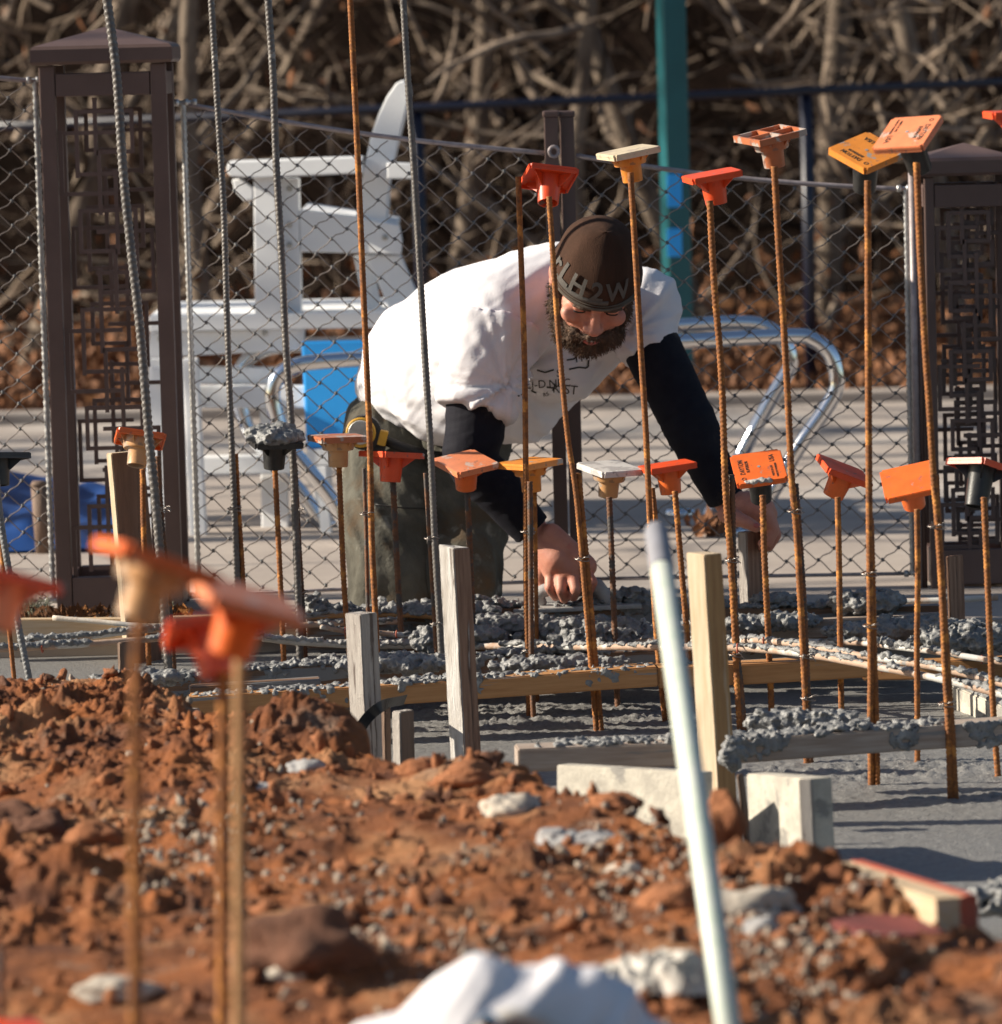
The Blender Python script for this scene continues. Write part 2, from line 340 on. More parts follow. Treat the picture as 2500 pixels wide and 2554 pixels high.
# clay terrain in the foreground
CR = [(-900, 8.8), (0, 8.8), (300, 8.72), (380, 8.45), (450, 8.2), (560, 7.95), (640, 7.95), (860, 7.95), (930, 7.62), (1180, 7.55), (1300, 7.4), (1400, 7.15), (1700, 6.72), (2080, 6.45), (2500, 5.95), (2800, 5.6), (3600, 5.2)]
cx, cy = np.array([c[0] for c in CR]), np.array([c[1] for c in CR])
def mound(x, y, px, D, r, h, ry=None):
    p = onD(px, D, 0); return h * np.exp(-((x - p.x) / r) ** 2 - ((y - D) / (ry or r)) ** 2)
def dirt_z(x, y, fine=True):
    x = np.asarray(x, float); y = np.asarray(y, float)
    px = 1250 + FPX * x / np.maximum(y, 1)
    cr = np.interp(px, cx, cy) + .05 * fbm(x * 5, y * 5, 3, 3, seed=5)
    t = np.clip((y - cr) / .28, 0, 1); t = t * t * (3 - 2 * t)
    z = -.002 + .026 * fbm(x * 2.6, y * 2.6, 0, 3, seed=1)
    z = z + mound(x, y, 770, 7.84, .080, .062, .08) + mound(x, y, 860, 7.8, .04, .02, .06) + mound(x, y, 690, 7.8, .05, .02, .06) + mound(x, y, 60, 8.5, .16, .012)
    z = z + mound(x, y, 1160, 7.42, .08, .030, .06) + mound(x, y, 1900, 6.5, .10, .03) + mound(x, y, 1450, 7.0, .1, .03)
    bk = np.clip((500 - px) / 220, 0, 1); z = z + .014 * bk * bk * (3 - 2 * bk) * np.clip((y - 7.6) / .5, 0, 1)
    z = z - mound(x, y, 2230, 6.15, .15, .035, .12)
    z = z + mound(x, y, 740, 5.95, .09, .045) + mound(x, y, 60, 6.55, .10, .05, .05) + mound(x, y, 200, 6.5, .10, .045, .05) - mound(x, y, 150, 6.25, .22, .04, .08) - mound(x, y, 120, 5.72, .22, .05, .08) + mound(x, y, 250, 5.62, .2, .02, .05)
    if fine:
        n1 = fbm(x * 9, y * 9, 1.3, 3, seed=11, ridged=True); n2 = fbm(x * 26, y * 26, 2.2, 3, seed=21)
        n3 = fbm(x * 60, y * 60, 2.2, 2, seed=31)
        rough = .24 + .76 * np.clip(fbm(x * 1.9, y * 1.9, 9, 3, seed=41) * 2.2 + .45, 0, 1) ** 1.4 * 1.15
        n4 = fbm(x * 4.5, y * 11, 4.4, 3, seed=81)
        z = z + rough * (.020 * n1 + .012 * n2 + .006 * n3 + .016 * np.clip(n2 - .25, 0, 1) * 2 + .026 * n4) - .005
        rm = np.clip((mound(x, y, 770, 7.84, .11, 1, .11) + .6 * bk * np.clip((y - 7.6) / .4, 0, 1)), 0, 1)
        z = z + (rough * .5 + rm * .6) * .014 * fbm(x * 34, y * 34, 8, 3, seed=91, ridged=True) ** 2 + rm * .010 * n2 + (rough * .7 + rm * .6) * .006 * fbm(x * 95, y * 95, 8, 2, seed=95, ridged=True)
    z = z - .46 * t
    s = np.clip((5.28 - y) / .25, 0, 1); z = z - .68 * s * s * (3 - 2 * s)
    return z
def terrain():
    xs = np.concatenate([np.linspace(-4, -1.15, 24)[:-1], np.linspace(-1.15, 1.15, 640), np.linspace(1.15, 4, 24)[1:]])
    ys = np.concatenate([np.linspace(2.5, 5.0, 30)[:-1], np.linspace(5.0, 9.35, 1050)])
    X, Y = np.meshgrid(xs, ys); Z = dirt_z(X, Y)
    # horizontal jitter so clods overhang a little
    X2 = X + .006 * fbm(X * 30, Y * 30, 7, 2, seed=51); Y2 = Y + .008 * fbm(X * 30, Y * 30, 17, 2, seed=61)
    V = np.stack([X2, Y2, Z], -1).reshape(-1, 3); nx = len(xs); ny = len(ys)
    idx = (np.arange(ny - 1)[:, None] * nx + np.arange(nx - 1)[None, :]).reshape(-1)
    F = np.stack([idx, idx + 1, idx + nx + 1, idx + nx], -1)
    me = bpy.data.meshes.new('m'); me.vertices.add(len(V)); me.vertices.foreach_set('co', V.reshape(-1))
    me.loops.add(F.size); me.loops.foreach_set('vertex_index', F.reshape(-1)); me.polygons.add(len(F))
    me.polygons.foreach_set('loop_start', np.arange(0, F.size, 4)); me.update(calc_edges=True); me.validate()
    return tag(link('clay_ground', me, MT['dirt']), kind='structure')
terrain()
def slab():
    xs = np.concatenate([np.linspace(-3, -.9, 20)[:-1], np.linspace(-.9, 1.1, 330), np.linspace(1.1, 3, 16)[1:]])
    ys = np.linspace(5.9, 10.45, 620)
    X, Y = np.meshgrid(xs, ys)
    def rough_at(px, py, rx, ry):
        p = hit(px, py, ZS); return np.exp(-(((X - p.x) / rx) ** 2 + ((Y - p.y) / ry) ** 2))
    rg = .9 * rough_at(1500, 1790, .35, .22) + .8 * rough_at(1100, 1775, .25, .2) + .9 * rough_at(2150, 1925, .45, .14) + .5 * rough_at(2450, 1985, .3, .1) + .22
    rg = np.clip(rg - .12, 0, 1)
    n = fbm(X * 80, Y * 80, 0, 2, seed=71); n2 = fbm(X * 110, Y * 110, 3, 2, seed=72, ridged=True)
    Z = ZS + rg * (.009 * np.clip(n, -.1, 1) + .004 * n2) + .0012 * fbm(X * 90, Y * 90, 5, 2, seed=73) + .003 * fbm(X * 3, Y * 3, 5, 2, seed=74)
    V = np.stack([X, Y, Z], -1).reshape(-1, 3); nx = len(xs); ny = len(ys)
    idx = (np.arange(ny - 1)[:, None] * nx + np.arange(nx - 1)[None, :]).reshape(-1)
    F = np.stack([idx, idx + 1, idx + nx + 1, idx + nx], -1)
    me = bpy.data.meshes.new('m'); me.vertices.add(len(V)); me.vertices.foreach_set('co', V.reshape(-1))
    me.loops.add(F.size); me.loops.foreach_set('vertex_index', F.reshape(-1)); me.polygons.add(len(F))
    me.polygons.foreach_set('loop_start', np.arange(0, F.size, 4)); me.update(calc_edges=True); me.validate()
    return tag(link('wet_slab', me, MT['slab']), kind='structure')
slab()
def upper_slab():
    xr = onD(880, 9.8, ZU).x
    bm = bmesh.new(); box(bm, ((-2.5 + xr) / 2, 9.93, ZU - .04), (xr + 2.5, .40, .08), bev=.004); return tag(link('upper_slab', b2m(bm), MT['slab'], smooth=False), kind='structure')
upper_slab()

# ================================================================ WOODS
def stick(mb, p, d, L, r, seg=6, wob=.35, sides=5, taper=.35):
    P = [Vector(p)]; d = Vector(d).normalized()
    for i in range(seg):
        d = (d + Vector((rnd(-wob, wob), rnd(-wob, wob), rnd(-wob, wob) * .8))).normalized()
        P.append(P[-1] + d * L / seg)
    mb.tube(P, [r * (1 - (1 - taper) * i / seg) for i in range(seg + 1)], sides, cap=False); return P, d
def tree(x, y, h, r, lean, label, name='bare_tree', m=None, group='bare trees beyond the pool', zb=None, limbs=9, lr=.45):
    z = ZD if zb is None else zb
    root = empty(name, (x, y, z), label, 'tree', group)
    tk = MB(); P = [Vector((x, y, z - .1))]; d = Vector((lean[0], lean[1], 1)).normalized(); n = 9
    for i in range(n):
        d = (d + Vector((rnd(-.10, .10), rnd(-.1, .1), .03))).normalized(); P.append(P[-1] + d * h / n)
    tk.tube(P, [r * (1 - .75 * i / n) for i in range(n + 1)], 9, cap=False)
    link('trunk', tk.mesh(), m or MT['bark'], root)
    br = MB()
    for k in range(limbs):
        i = random.randint(1, n - 1); a = rnd(0, 6.28)
        dd = Vector((math.cos(a), math.sin(a), rnd(.1, .9)))
        Q, e = stick(br, P[i], dd, h * rnd(.25, .5), r * lr * (1 - .6 * i / n), 7, .3, 5)
        for q in Q[2::2]:
            a = rnd(0, 6.28); stick(br, q, (math.cos(a), math.sin(a), rnd(-.2, .9)), h * rnd(.08, .22), r * lr * .35, 4, .4, 4)
    link('branches', br.mesh(), m or MT['bark'], root); return root
random.seed(4)
def woods():
    big = [(60, 19, .07, (.42, 0), 'thick pale trunk leaning right behind the left pillar top'),
           (330, 20.5, .05, (.5, .1), 'slanting grey trunk rising right of the left brown pillar'),
           (520, 18.2, .045, (-.1, 0), 'reddish upright stem behind the white lifeguard chair arm'),
           (1110, 19.5, .05, (.25, 0), 'pale bent trunk behind the white chair back'),
           (1400, 18.5, .04, (.03, 0), 'straight pale trunk above the twin brown posts'),
           (1800, 19, .05, (-.35, 0), 'pale trunk leaning left beside the teal column'),
           (2060, 20, .06, (.1, 0), 'dark trunk behind the tall capped bars on the right'),
           (2400, 18.5, .05, (-.05, 0), 'pale upright trunk above the right brown pillar')]
    for px, D, r, ln, lab in big:
        p = onD(px, D, 0); tree(p.x, D, 4.2, r, ln, lab)
    for k in range(12):
        D = rnd(20.5, 25); p = onD(rnd(-500, 3000), D, 0)
        tree(p.x, D, rnd(3.5, 5), rnd(.02, .05), (rnd(-.4, .4), 0), 'slim bare tree lost in the brown thicket', zb=ZD + max(0, (D - 22)) * .1, m=MT['twigd'])
    for (D, n, m, nm) in ((0, 2300, 'twig', 'pale brown vines and brush tangled in front of the woods'), (1, 1200, 'twigd', 'dark brush and undergrowth massed behind the pool')):
        mb = MB()
        for k in range(n):
            y = rnd(17.6, 21.5) if D == 0 else rnd(18.5, 23.5)
            p = onD(rnd(-350, 2850) if k % 4 else rnd(-1800, 4200), y, 0); z = rnd(-.1, 2.0) * (1 if D else .95)
            if D == 0 and float(vnoise(p.x * 1.6, z * 2.2, y * .8, 3)) < .17: continue
            a = rnd(0, 6.28); dd = (math.cos(a) * .8, math.sin(a) * .5, rnd(-.4, 1.3))
            r = random.choice((.003, .004, .005, .007, .009, .012, .018)) * rnd(.7, 1.3)
            stick(mb, (p.x, y, z), dd, rnd(.2, .7), r, 6, .27, 5, .35)
        tag(link('brush', mb.mesh(), MT[m]), nm, 'brush', kind='stuff')
    # hanging dead leaves and litter
    v = []; f = []
    for k in range(6000):
        if k < 5200: y = rnd(16.35, 21); p = onD(rnd(-300, 2800), y, 0); z = ZD + abs(random.gauss(0, .05))
        else: y = rnd(17.2, 21.5); p = onD(rnd(-300, 2800), y, 0); z = rnd(-.05, 1.6) if random.random() < .16 else rnd(-.08, .22)
        s = rnd(.018, .045); e = Euler((rnd(0, 6), rnd(0, 6), rnd(0, 6))).to_matrix(); o = len(v)
        for q in ((-s, 0, 0), (0, -s * .5, s * .15), (s, 0, 0), (0, s * .5, s * .15)): v.append(Vector((p.x, y, z)) + e @ Vector(q))
        f.append((o, o + 1, o + 2, o + 3))
    tag(link('fallen_leaves', pyd(v, f), MT['leaf'], smooth=False), 'orange dry leaves scattered along the wood edge', 'leaves', kind='stuff')
    # trees left of the frame whose shadows stripe the deck
    for k in range(9):
        y = 10.6 + k * .66 + rnd(-.12, .12)
        tree(-7.0 - rnd(0, 3.5), y + 1.1, 7.5, rnd(.06, .13), (rnd(-.05, .05), 0), 'tall bare tree left of the pool deck', group='bare trees left of the deck', limbs=7)
woods()

# dark rail fence behind
def railfence():
    D = 16.6; a = at(-250, 325, D); b = at(2800, 192, D)
    root = empty('rail_fence', (0, D, ZD), 'dark navy metal fence with one long top rail before the woods', 'fence')
    link('top_rail', MB().tube([a, b], .0145, 12).mesh(), MT['navy'], root)
    for px in (-60, 1040, 2012):
        t = a.lerp(b, (px + 250) / 3050); link('post', MB().tube([t + Vector((0, .02, .0)), Vector((t.x, D + .02, ZD))], .021, 10).mesh(), MT['navy'], root)
railfence()
def tealcol():
    D = 15.2; t = at(1660, -60, D); root = empty('teal_column', (t.x + .03, D, ZD), 'tall teal square column standing behind the kneeling man', 'column')
    b = at(1712, 1035, D); w = .072; L = Vector((0, 0, t.z)); c = onD(1690, D, .5)
    bm = bmesh.new(); box(bm, (c.x - .004, D, (ZD + 3) / 2), (w, w, 3 - ZD), rot=Euler((0, 0, R(18))).to_matrix(), bev=.004); link('shaft', b2m(bm), MT['teal'], root, smooth=False)
    for py, h in ((475, .10), (605, .085)):
        q = at(1683, py, D - .052); bm = bmesh.new(); box(bm, q, (.045, .006, h), rot=Euler((0, 0, R(4))).to_matrix(), bev=.002); link('notice_plate', b2m(bm), MT['blue'], root, smooth=False)
tealcol()

# ---------------------------------------------------------------- lifeguard chair
TILT = .24
def prism_px(bm, pts, D0, D1):
    """solid whose front outline is given in photo pixels at depth D0, extruded straight back to D1"""
    A = [at(x, y, D0 - TILT * (x - 650) / FPX * D0) for x, y in pts]; f = [bm.verts.new(a) for a in A]; b = [bm.verts.new(a + Vector((0, D1 - D0, 0))) for a in A]
    bm.faces.new(f); bm.faces.new(b[::-1])
    for i in range(len(A)): j = (i + 1) % len(A); bm.faces.new((f[i], b[i], b[j], f[j]))
def pxpart(name, parent, polys, m, bev=.004):
    bm = bmesh.new()
    for pts, a, b in polys: prism_px(bm, pts, a, b)
    bmesh.ops.recalc_face_normals(bm, faces=bm.faces[:])
    if bev: bmesh.ops.bevel(bm, geom=bm.edges[:], offset=bev, segments=2, affect='EDGES', profile=.6)
    me = b2m(bm); return link(name, me, m, parent, smooth=False)
def guardchair():
    base = onD(650, 12.6, ZD)
    r = empty('lifeguard_chair', base, 'tall white board lifeguard chair seen from the side behind the net', 'lifeguard chair')
    W = MT['white']
    pxpart('backrest', r, [([(1007, 201), (990, 205), (965, 240), (944, 285), (925, 340), (908, 420), (885, 560), (962, 570), (968, 463), (985, 384), (1006, 300), (1022, 240), (1018, 210)], 12.42, 12.82)], W)
    pxpart('armrest', r, [([(566, 412), (572, 402), (640, 400), (905, 390), (905, 432), (640, 444), (575, 440), (566, 430)], 12.33, 12.44)], W)
    pxpart('armrest', r, [([(965, 405), (1035, 408), (1035, 446), (965, 446)], 12.34, 12.42)], W)
    pxpart('arm_support', r, [([(578, 448), (600, 446), (632, 470), (632, 498), (610, 502), (586, 478)], 12.36, 12.42)], W)
    pxpart('front_leg', r, [([(632, 436), (686, 436), (704, 790), (636, 790)], 12.36, 12.45)], W)
    pxpart('side_post', r, [([(690, 446), (745, 446), (752, 790), (706, 790)], 12.40, 12.50)], W)
    pxpart('seat', r, [([(747, 523), (885, 540), (996, 562), (1003, 600), (1001, 634), (750, 628)], 12.40, 12.48), ([(752, 520), (990, 556), (990, 572), (752, 536)], 12.49, 12.95)], W)
    pxpart('rear_leg', r, [([(912, 637), (1000, 637), (1068, 800), (985, 800)], 12.42, 12.50)], W)
    pxpart('brace', r, [([(882, 640), (925, 640), (958, 800), (915, 800)], 12.52, 12.58)], W)
    pxpart('platform', r, [([(372, 788), (1075, 776), (1075, 815), (372, 828)], 12.36, 13.05), ([(374, 830), (760, 820), (760, 872), (372, 893)], 12.40, 12.46)], W)
    pxpart('rung', r, [([(380, 917), (700, 917), (700, 958), (380, 958)], 12.44, 12.50)], W)
    pxpart('rung', r, [([(450, 962), (765, 962), (765, 1018), (450, 1018)], 12.38, 12.43)], W)
    pxpart('rung', r, [([(460, 1140), (790, 1135), (790, 1180), (460, 1186)], 12.42, 12.48)], W)
    pxpart('rung', r, [([(470, 1330), (800, 1325), (800, 1372), (470, 1378)], 12.40, 12.46)], W)
    pxpart('leg', r, [([(372, 895), (415, 895), (418, 1420), (352, 1420)], 12.48, 12.56)], W)
    pxpart('leg', r, [([(455, 895), (492, 895), (520, 1425), (476, 1425)], 12.3, 12.36)], W)
    pxpart('leg', r, [([(648, 1020), (714, 1020), (722, 1425), (654, 1425)], 12.5, 12.56)], W)
    pxpart('leg', r, [([(770, 870), (812, 870), (838, 1410), (790, 1410)], 12.9, 12.96)], W)
guardchair()
def chairbolts():
    r = bpy.data.objects['lifeguard_chair']
    for px, py, D in ((722, 560, 12.398), (722, 610, 12.398), (960, 592, 12.398), (722, 470, 12.398), (660, 830, 12.398), (400, 845, 12.398), (480, 935, 12.378), (690, 936, 12.438), (480, 990, 12.378)):
        q = at(px, py, D - TILT * (px - 650) / FPX * D); link('bolt', MB().tube([q, q - Vector((0, .004, 0))], [.0075, .006], 10).mesh(), MT['silver'], r)
chairbolts()
def bluepanel():
    r = empty('blue_panel', onD(840, 12.37, ZD), 'flat bright blue plastic panel between white chair and kneeling man', 'panel')
    pxpart('board', r, [([(752, 852), (1000, 846), (1012, 1115), (765, 1118)], 12.36, 12.39)], MT['blue'], .006)
    pxpart('frame', r, [([(765, 1120), (1012, 1117), (1014, 1160), (770, 1162)], 12.35, 12.39), ([(785, 1162), (815, 1162), (835, 1425), (808, 1425)], 12.35, 12.39)], MT['white'])
bluepanel()
TILT = 0
def rail(pts, D0, D1, label):
    n = len(pts); P = [at(x, y, D0 + (D1 - D0) * i / (n - 1)) for i, (x, y) in enumerate(pts)]
    P = smoothpath(P, 7); P.append(Vector((P[-1].x, P[-1].y, ZD))) if P[-1].z > ZD else None
    if P[0].z > ZD: P.insert(0, Vector((P[0].x, P[0].y, ZD)))
    r = empty('handrail', (P[0].x, P[0].y, ZD), label, 'handrail', 'curved pool handrails'); link('tube', MB().tube(P, .0188, 16).mesh(), MT['chrome'], r)
    for q in (P[0], P[-1]):
        link('floor_flange', MB().tube([(q.x, q.y, ZD), (q.x, q.y, ZD + .02)], [.045, .035], 16).mesh(), MT['chrome'], r)
rail([(845, 1385), (760, 1240), (640, 1105), (596, 1000), (597, 930), (640, 880), (720, 861), (900, 857), (1300, 838), (1640, 815), (1850, 805), (1920, 820), (1962, 860), (1972, 910), (1945, 960), (1900, 1040), (1700, 1420)], 12.5, 12.5, 'upper chrome handrail, its right bend inside the other')
rail([(905, 1395), (830, 1250), (720, 1110), (682, 1010), (688, 950), (730, 915), (800, 902), (1000, 890), (1640, 855), (1960, 838), (2030, 848), (2075, 890), (2088, 960), (2060, 1020), (1990, 1120), (1920, 1240), (1830, 1400)], 12.0, 12.0, 'lower chrome handrail, its right bend farthest out')
def tarp():
    nx, ny = 50, 40; v = []; f = []; c = hit(40, 1330, ZD); w = .36
    for j in range(ny):
        for i in range(nx):
            x = -.95 + (.36 + .95) * i / (nx - 1); y = 12.0 + 1.5 * j / (ny - 1)
            e = min(1, (i) / 4, (nx - 1 - i) / 9, j / 5, (ny - 1 - j) / 5); xx = c.x - .25 + (x + .95) * .40
            v.append((xx, y, ZD + .006 + e * (.10 * max(0, 1 - i / nx) + .012 + .02 * float(vnoise(x * 6, y * 6, 0)))))
    for j in range(ny - 1):
        for i in range(nx - 1): a = j * nx + i; f.append((a, a + 1, a + nx + 1, a + nx))
    me = pyd(v, f); return tag(link('tarp', me, MT['bluedk'], base=(c.x, 12.7, ZD)), 'crumpled dark blue tarp on the deck behind the left pillar', 'tarp')
tarp()
def bollard():
    D = 12.0; a = at(98, 1212, D); b = at(110, 1500, D); c = (a.x + .01, D, ZD)
    r = empty('bollard', c, 'short round brown post standing in front of the blue tarp', 'bollard')
    link('shaft', MB().tube([(a.x, D, a.z), (a.x + .008, D, ZD)], [.021, .023], 14).mesh(), MT['vD'], r)
    link('cap', MB().tube([(a.x, D, a.z + .001), (a.x, D, a.z + .012)], [.023, .016], 14).mesh(), MT['vD'], r)
bollard()
def leafclump():
    v = []; f = []; c = hit(1785, 1330, ZD)
    for k in range(60):
        s = rnd(.015, .03); e = Euler((rnd(0, 6), rnd(0, 6), rnd(0, 6))).to_matrix(); o = len(v)
        p = c + Vector((random.gauss(0, .03), random.gauss(0, .05), abs(random.gauss(.02, .012))))
        for q in ((-s, 0, 0), (0, -s * .6, s * .2), (s, 0, 0), (0, s * .6, s * .2)): v.append(p + e @ Vector(q))
        f.append((o, o + 1, o + 2, o + 3))
    tag(link('leaf_clump', pyd(v, f), MT['leaf'], base=c, smooth=False), 'orange clump of dry leaves on the deck below the stretched arm', 'leaves')
leafclump()

# ---------------------------------------------------------------- pillars
SET = [('V', .20, 0, 440), ('H', 0, .20, .79), ('V', .79, 0, 265), ('H', 430, .20, .62), ('V', .40, -85, 140), ('V', .40, 140, 290), ('H', 145, .03, .60),
       ('V', .03, 145, 565), ('H', 565, .03, .60), ('H', 280, .40, .79), ('V', .43, 280, 700), ('V', .60, 415, 830)]
def lattice(bm, x0, w, ztop, y, scale, n, mirror=False, bw=.0085, zmin=-9):
    for k in range(n):
        for s in SET:
            mi = (k % 2 == 1) != mirror
            def U(u): return x0 + w * ((1 - u) if mi else u)
            zt = ztop - k * 683 * scale
            dd = .0006 * (SET.index(s) % 5) + .0002 * k
            if s[0] == 'V':
                a, b = zt - s[2] * scale, max(zt - s[3] * scale, zmin)
                if a <= zmin: continue
                a = min(a, ztop + 80 * scale)
                box(bm, (U(s[1]), y + dd, (a + b) / 2), (bw, bw * 1.1, abs(a - b) + bw))
            else:
                z = zt - s[1] * scale
                if z < zmin: continue
                a, b = U(s[2]), U(s[3]); box(bm, ((a + b) / 2, y + dd * .7 + .0003, z), (abs(a - b) + bw, bw * 1.1 - .001, bw))
def pillar(xc, yf, W, ztop, label, nset, sc, zl_off, capover, pw, extra=False, post_h=None):
    r = empty('pillar', (xc, yf + W / 2, ZD), label, 'pillar'); B = MT['brown']
    capH = .042; zc0 = ztop
    bm = bmesh.new(); h = W / 2 + capover; cyy = yf + W / 2
    lv = [(h - .004, zc0 - capH), (h, zc0 - capH + .006), (h, zc0 - .010), (h - .006, zc0 - .003)]
    rings = []
    for hh, z in lv: rings.append([bm.verts.new((xc + sx * hh, cyy + sy * hh, z)) for sx, sy in ((-1, -1), (1, -1), (1, 1), (-1, 1))])
    for a, b in zip(rings, rings[1:]):
        for i in range(4): bm.faces.new((a[i], a[(i + 1) % 4], b[(i + 1) % 4], b[i]))
    apex = bm.verts.new((xc, cyy, zc0 + W * .135)); bm.faces.new(rings[0][::-1])
    for i in range(4): bm.faces.new((rings[-1][i], rings[-1][(i + 1) % 4], apex))
    link('cap', b2m(bm), B, r, smooth=False)
    zt = zc0 - capH - .0015
    for sx in (-1, 1):
        for sy in (-1, 1):
            bm = bmesh.new(); box(bm, (xc + sx * (W / 2 - pw / 2), cyy + sy * (W / 2 - pw / 2), (zt + ZD) / 2), (pw, pw, zt - ZD), bev=.003); link('post', b2m(bm), B, r, smooth=False)
    inner = W - 2 * pw - .003
    for sy in (-1, 1):
        yy = cyy + sy * (W / 2 - pw / 2)
        bm = bmesh.new(); box(bm, (xc, yy, zt - .020 - .022), (inner, pw * .9, .048), bev=.002); link('top_beam', b2m(bm), B, r, smooth=False)
        bm = bmesh.new(); box(bm, (xc, yy, ZD + .045), (inner, pw * .9, .075), bev=.002); link('bottom_beam', b2m(bm), B, r, smooth=False)
        bm = bmesh.new(); lattice(bm, xc - inner / 2, inner, zt - zl_off, yy, sc, nset, mirror=(sy > 0), zmin=ZD + .085)
        if extra and sy < 0: lattice(bm, xc - inner / 2 + .01, inner * .98, zt - zl_off + .05, yy + .012, sc * .77, nset + 2, mirror=(sy < 0), zmin=ZD + .085)
        link('lattice_panel', b2m(bm), B, r, smooth=False)
    for sx in (-1, 1):
        xx = xc + sx * (W / 2 - pw / 2)
        bm = bmesh.new(); box(bm, (xx, cyy, zt - .042), (pw * .9, inner, .048), bev=.002); link('side_beam', b2m(bm), B, r, smooth=False)
        bm = bmesh.new(); box(bm, (xx, cyy, ZD + .045), (pw * .9, inner, .075), bev=.002); link('side_beam', b2m(bm), B, r, smooth=False)
    return r
DL = 10.62
pl = at(272, 700, DL); ptop = at(272, 108, DL).z
pillar(pl.x, DL, .268, ptop, 'large left brown metal pillar with interlocking square lattice', 5, .000307, .066 + .033, .016, .033)
DR = 10.72
pr = at(2424, 900, DR); prt = at(2414, 388, DR).z
pillar(pr.x, DR, .190, prt, 'smaller brown metal pillar with dense maze lattice, right edge', 7, .000218, .078, .014, .021, extra=True)

# ---------------------------------------------------------------- twin posts
for k, (xa, xb, ya, lab) in enumerate([(1358, 1391, 292, 'left one of the two brown posts behind the beanie'), (1395, 1432, 292, 'right one of the two brown posts behind the beanie')]):
    D = 10.80 + .03 * k; c = at((xa + xb) / 2, ya, D); c2 = onD((xa + xb) / 2 + 26, D, 0)
    r = empty('fence_post', (c.x, D, ZD), lab, 'post', 'twin brown fence posts'); w = .030
    bm = bmesh.new(); box(bm, (c.x, D, (c.z + ZD) / 2), (w, w, c.z - ZD), bev=.002); link('shaft', b2m(bm), MT['brown'], r, smooth=False)
    bm = bmesh.new(); box(bm, (c.x, D, c.z + .007), (w + .006, w + .006, .014), bev=.005); link('cap', b2m(bm), MT['brown'], r, smooth=False)
    if k == 0:
        q = at(1382, 378, D - .03); mb = MB(); P = [q + Vector((.010 * math.cos(a), 0, .011 * math.sin(a))) for a in np.linspace(0, 6.283, 17)]
        mb.tube(P, .004, 8); link('eye_bolt', mb.mesh(), MT['cable'], r)

# ---------------------------------------------------------------- nets
def netpanel(top, bot, label, side=None, D=11.0, cw=80, ch=64, xoff=0, yoff=0):
    """top: [(px,py),(px,py)] ends of the top cable, bot: bottom y"""
    (xa, ya), (xb, yb) = top; Da, Db = D
    A = at(xa, ya, Da); B = at(xb, yb, Db); cwm = cw * Da / FPX; chm = ch * Da / FPX
    L = (Vector((B.x, B.y, 0)) - Vector((A.x, A.y, 0))); ln = L.length; ux = L.normalized(); zb = ZD + .03
    def pos(u, z): return Vector((A.x, A.y, 0)) + ux * u + Vector((0, 0, z))
    def zt(u): return A.z + (B.z - A.z) * u / ln + .012 * -math.sin(math.pi * u / ln)
    r = empty('net_fence', pos(ln / 2, ZD), label, 'net fence', 'cable net fence panels')
    mb = MB(); kn = []
    nu = int(ln / cwm) + 2; nv = int((max(A.z, B.z) - zb) / chm) + 3; top_z = max(A.z, B.z)
    def node(i, j): return (i * cwm / 2 + xoff, top_z - j * chm / 2 + yoff + .004 * float(vnoise(i * .9, j * .9, 3)))
    def inside(u, z): return 0 <= u <= ln and zb <= z <= zt(u) - .001
    for i in range(-1, 2 * nu):
        for j in range(-1, 2 * nv):
            if (i + j) % 2: continue
            u, z = node(i, j)
            if inside(u, z): kn.append(pos(u, z))
            for dj in (1, -1):
                u2, z2 = node(i + 1, j + dj); P = []
                for t in (0, .2, .5, .8, 1):
                    w = 0 if t in (0, 1) else (.0045 * (1 if t < .5 else -1) if t != .5 else 0)
                    uu, zz = u + (u2 - u) * t + w * (-dj) * .5, z + (z2 - z) * t + w * (1)
                    if inside(uu, zz): P.append(pos(uu, zz) + Vector((0, (.002 if dj > 0 else -.002), 0)))
                if len(P) > 1: mb.tube(P, .0013, 5, cap=False)
    nw = len(mb.f)
    for p in kn: mb.tube([p + Vector((0, 0, -.0040)), p + Vector((0, 0, .0040))], .0034, 6)
    me = mb.mesh(); me.materials.append(MT['wire']); me.materials.append(MT['ferrule'])
    me.polygons.foreach_set('material_index', [0] * nw + [1] * (len(me.polygons) - nw)); link('net_mesh', me, None, r)
    link('top_cable', MB().tube([pos(u, zt(u)) for u in np.linspace(-.0, ln, 16)], .0052, 10).mesh(), MT['cable'], r)
    link('bottom_cable', MB().tube([pos(0, zb), pos(ln, zb)], .004, 8).mesh(), MT['cable'], r)
    def rope(u):
        rp = MB(); z0, z1 = zb, zt(u); n = int((z1 - z0) / .0035)
        V = []; F = []
        for k in range(n + 1):
            z = z0 + (z1 - z0) * k / n; c = pos(u, z)
            for q in range(10):
                a = q / 10 * 6.283; rr = .0060 + .0016 * math.sin(3 * a + z * 420)
                V.append(c + Vector((math.cos(a) * rr, math.sin(a) * rr, 0)))
        for k in range(n):
            for q in range(10): F.append((k * 10 + q, k * 10 + (q + 1) % 10, k * 10 + 10 + (q + 1) % 10, k * 10 + 10 + q))
        link('edge_rope', pyd(V, F), MT['rope'], r)
        for z in (z1 + .002, z0):
            c = pos(u, z); cl = MB(); cl.tube([c + ux * -.014, c + ux * .022], .0045, 8)
            for s in (-.014, .006, .024): cl.tube([c + ux * (s - .005), c + ux * (s + .005)], .0075, 10)
            link('clamp', cl.mesh(), MT['rope'], r)
    if side: 
        for s in side: rope(0 if s == 'L' else ln)
    return r
netpanel([(-320, 125), (88, 202)], 1530, 'net fence panel left of the big brown pillar', 'R', (10.62, 10.68), xoff=.012)
netpanel([(457, 258), (1366, 382)], 1530, 'net fence panel between the big pillar and the twin posts', 'L', (10.70, 10.80))
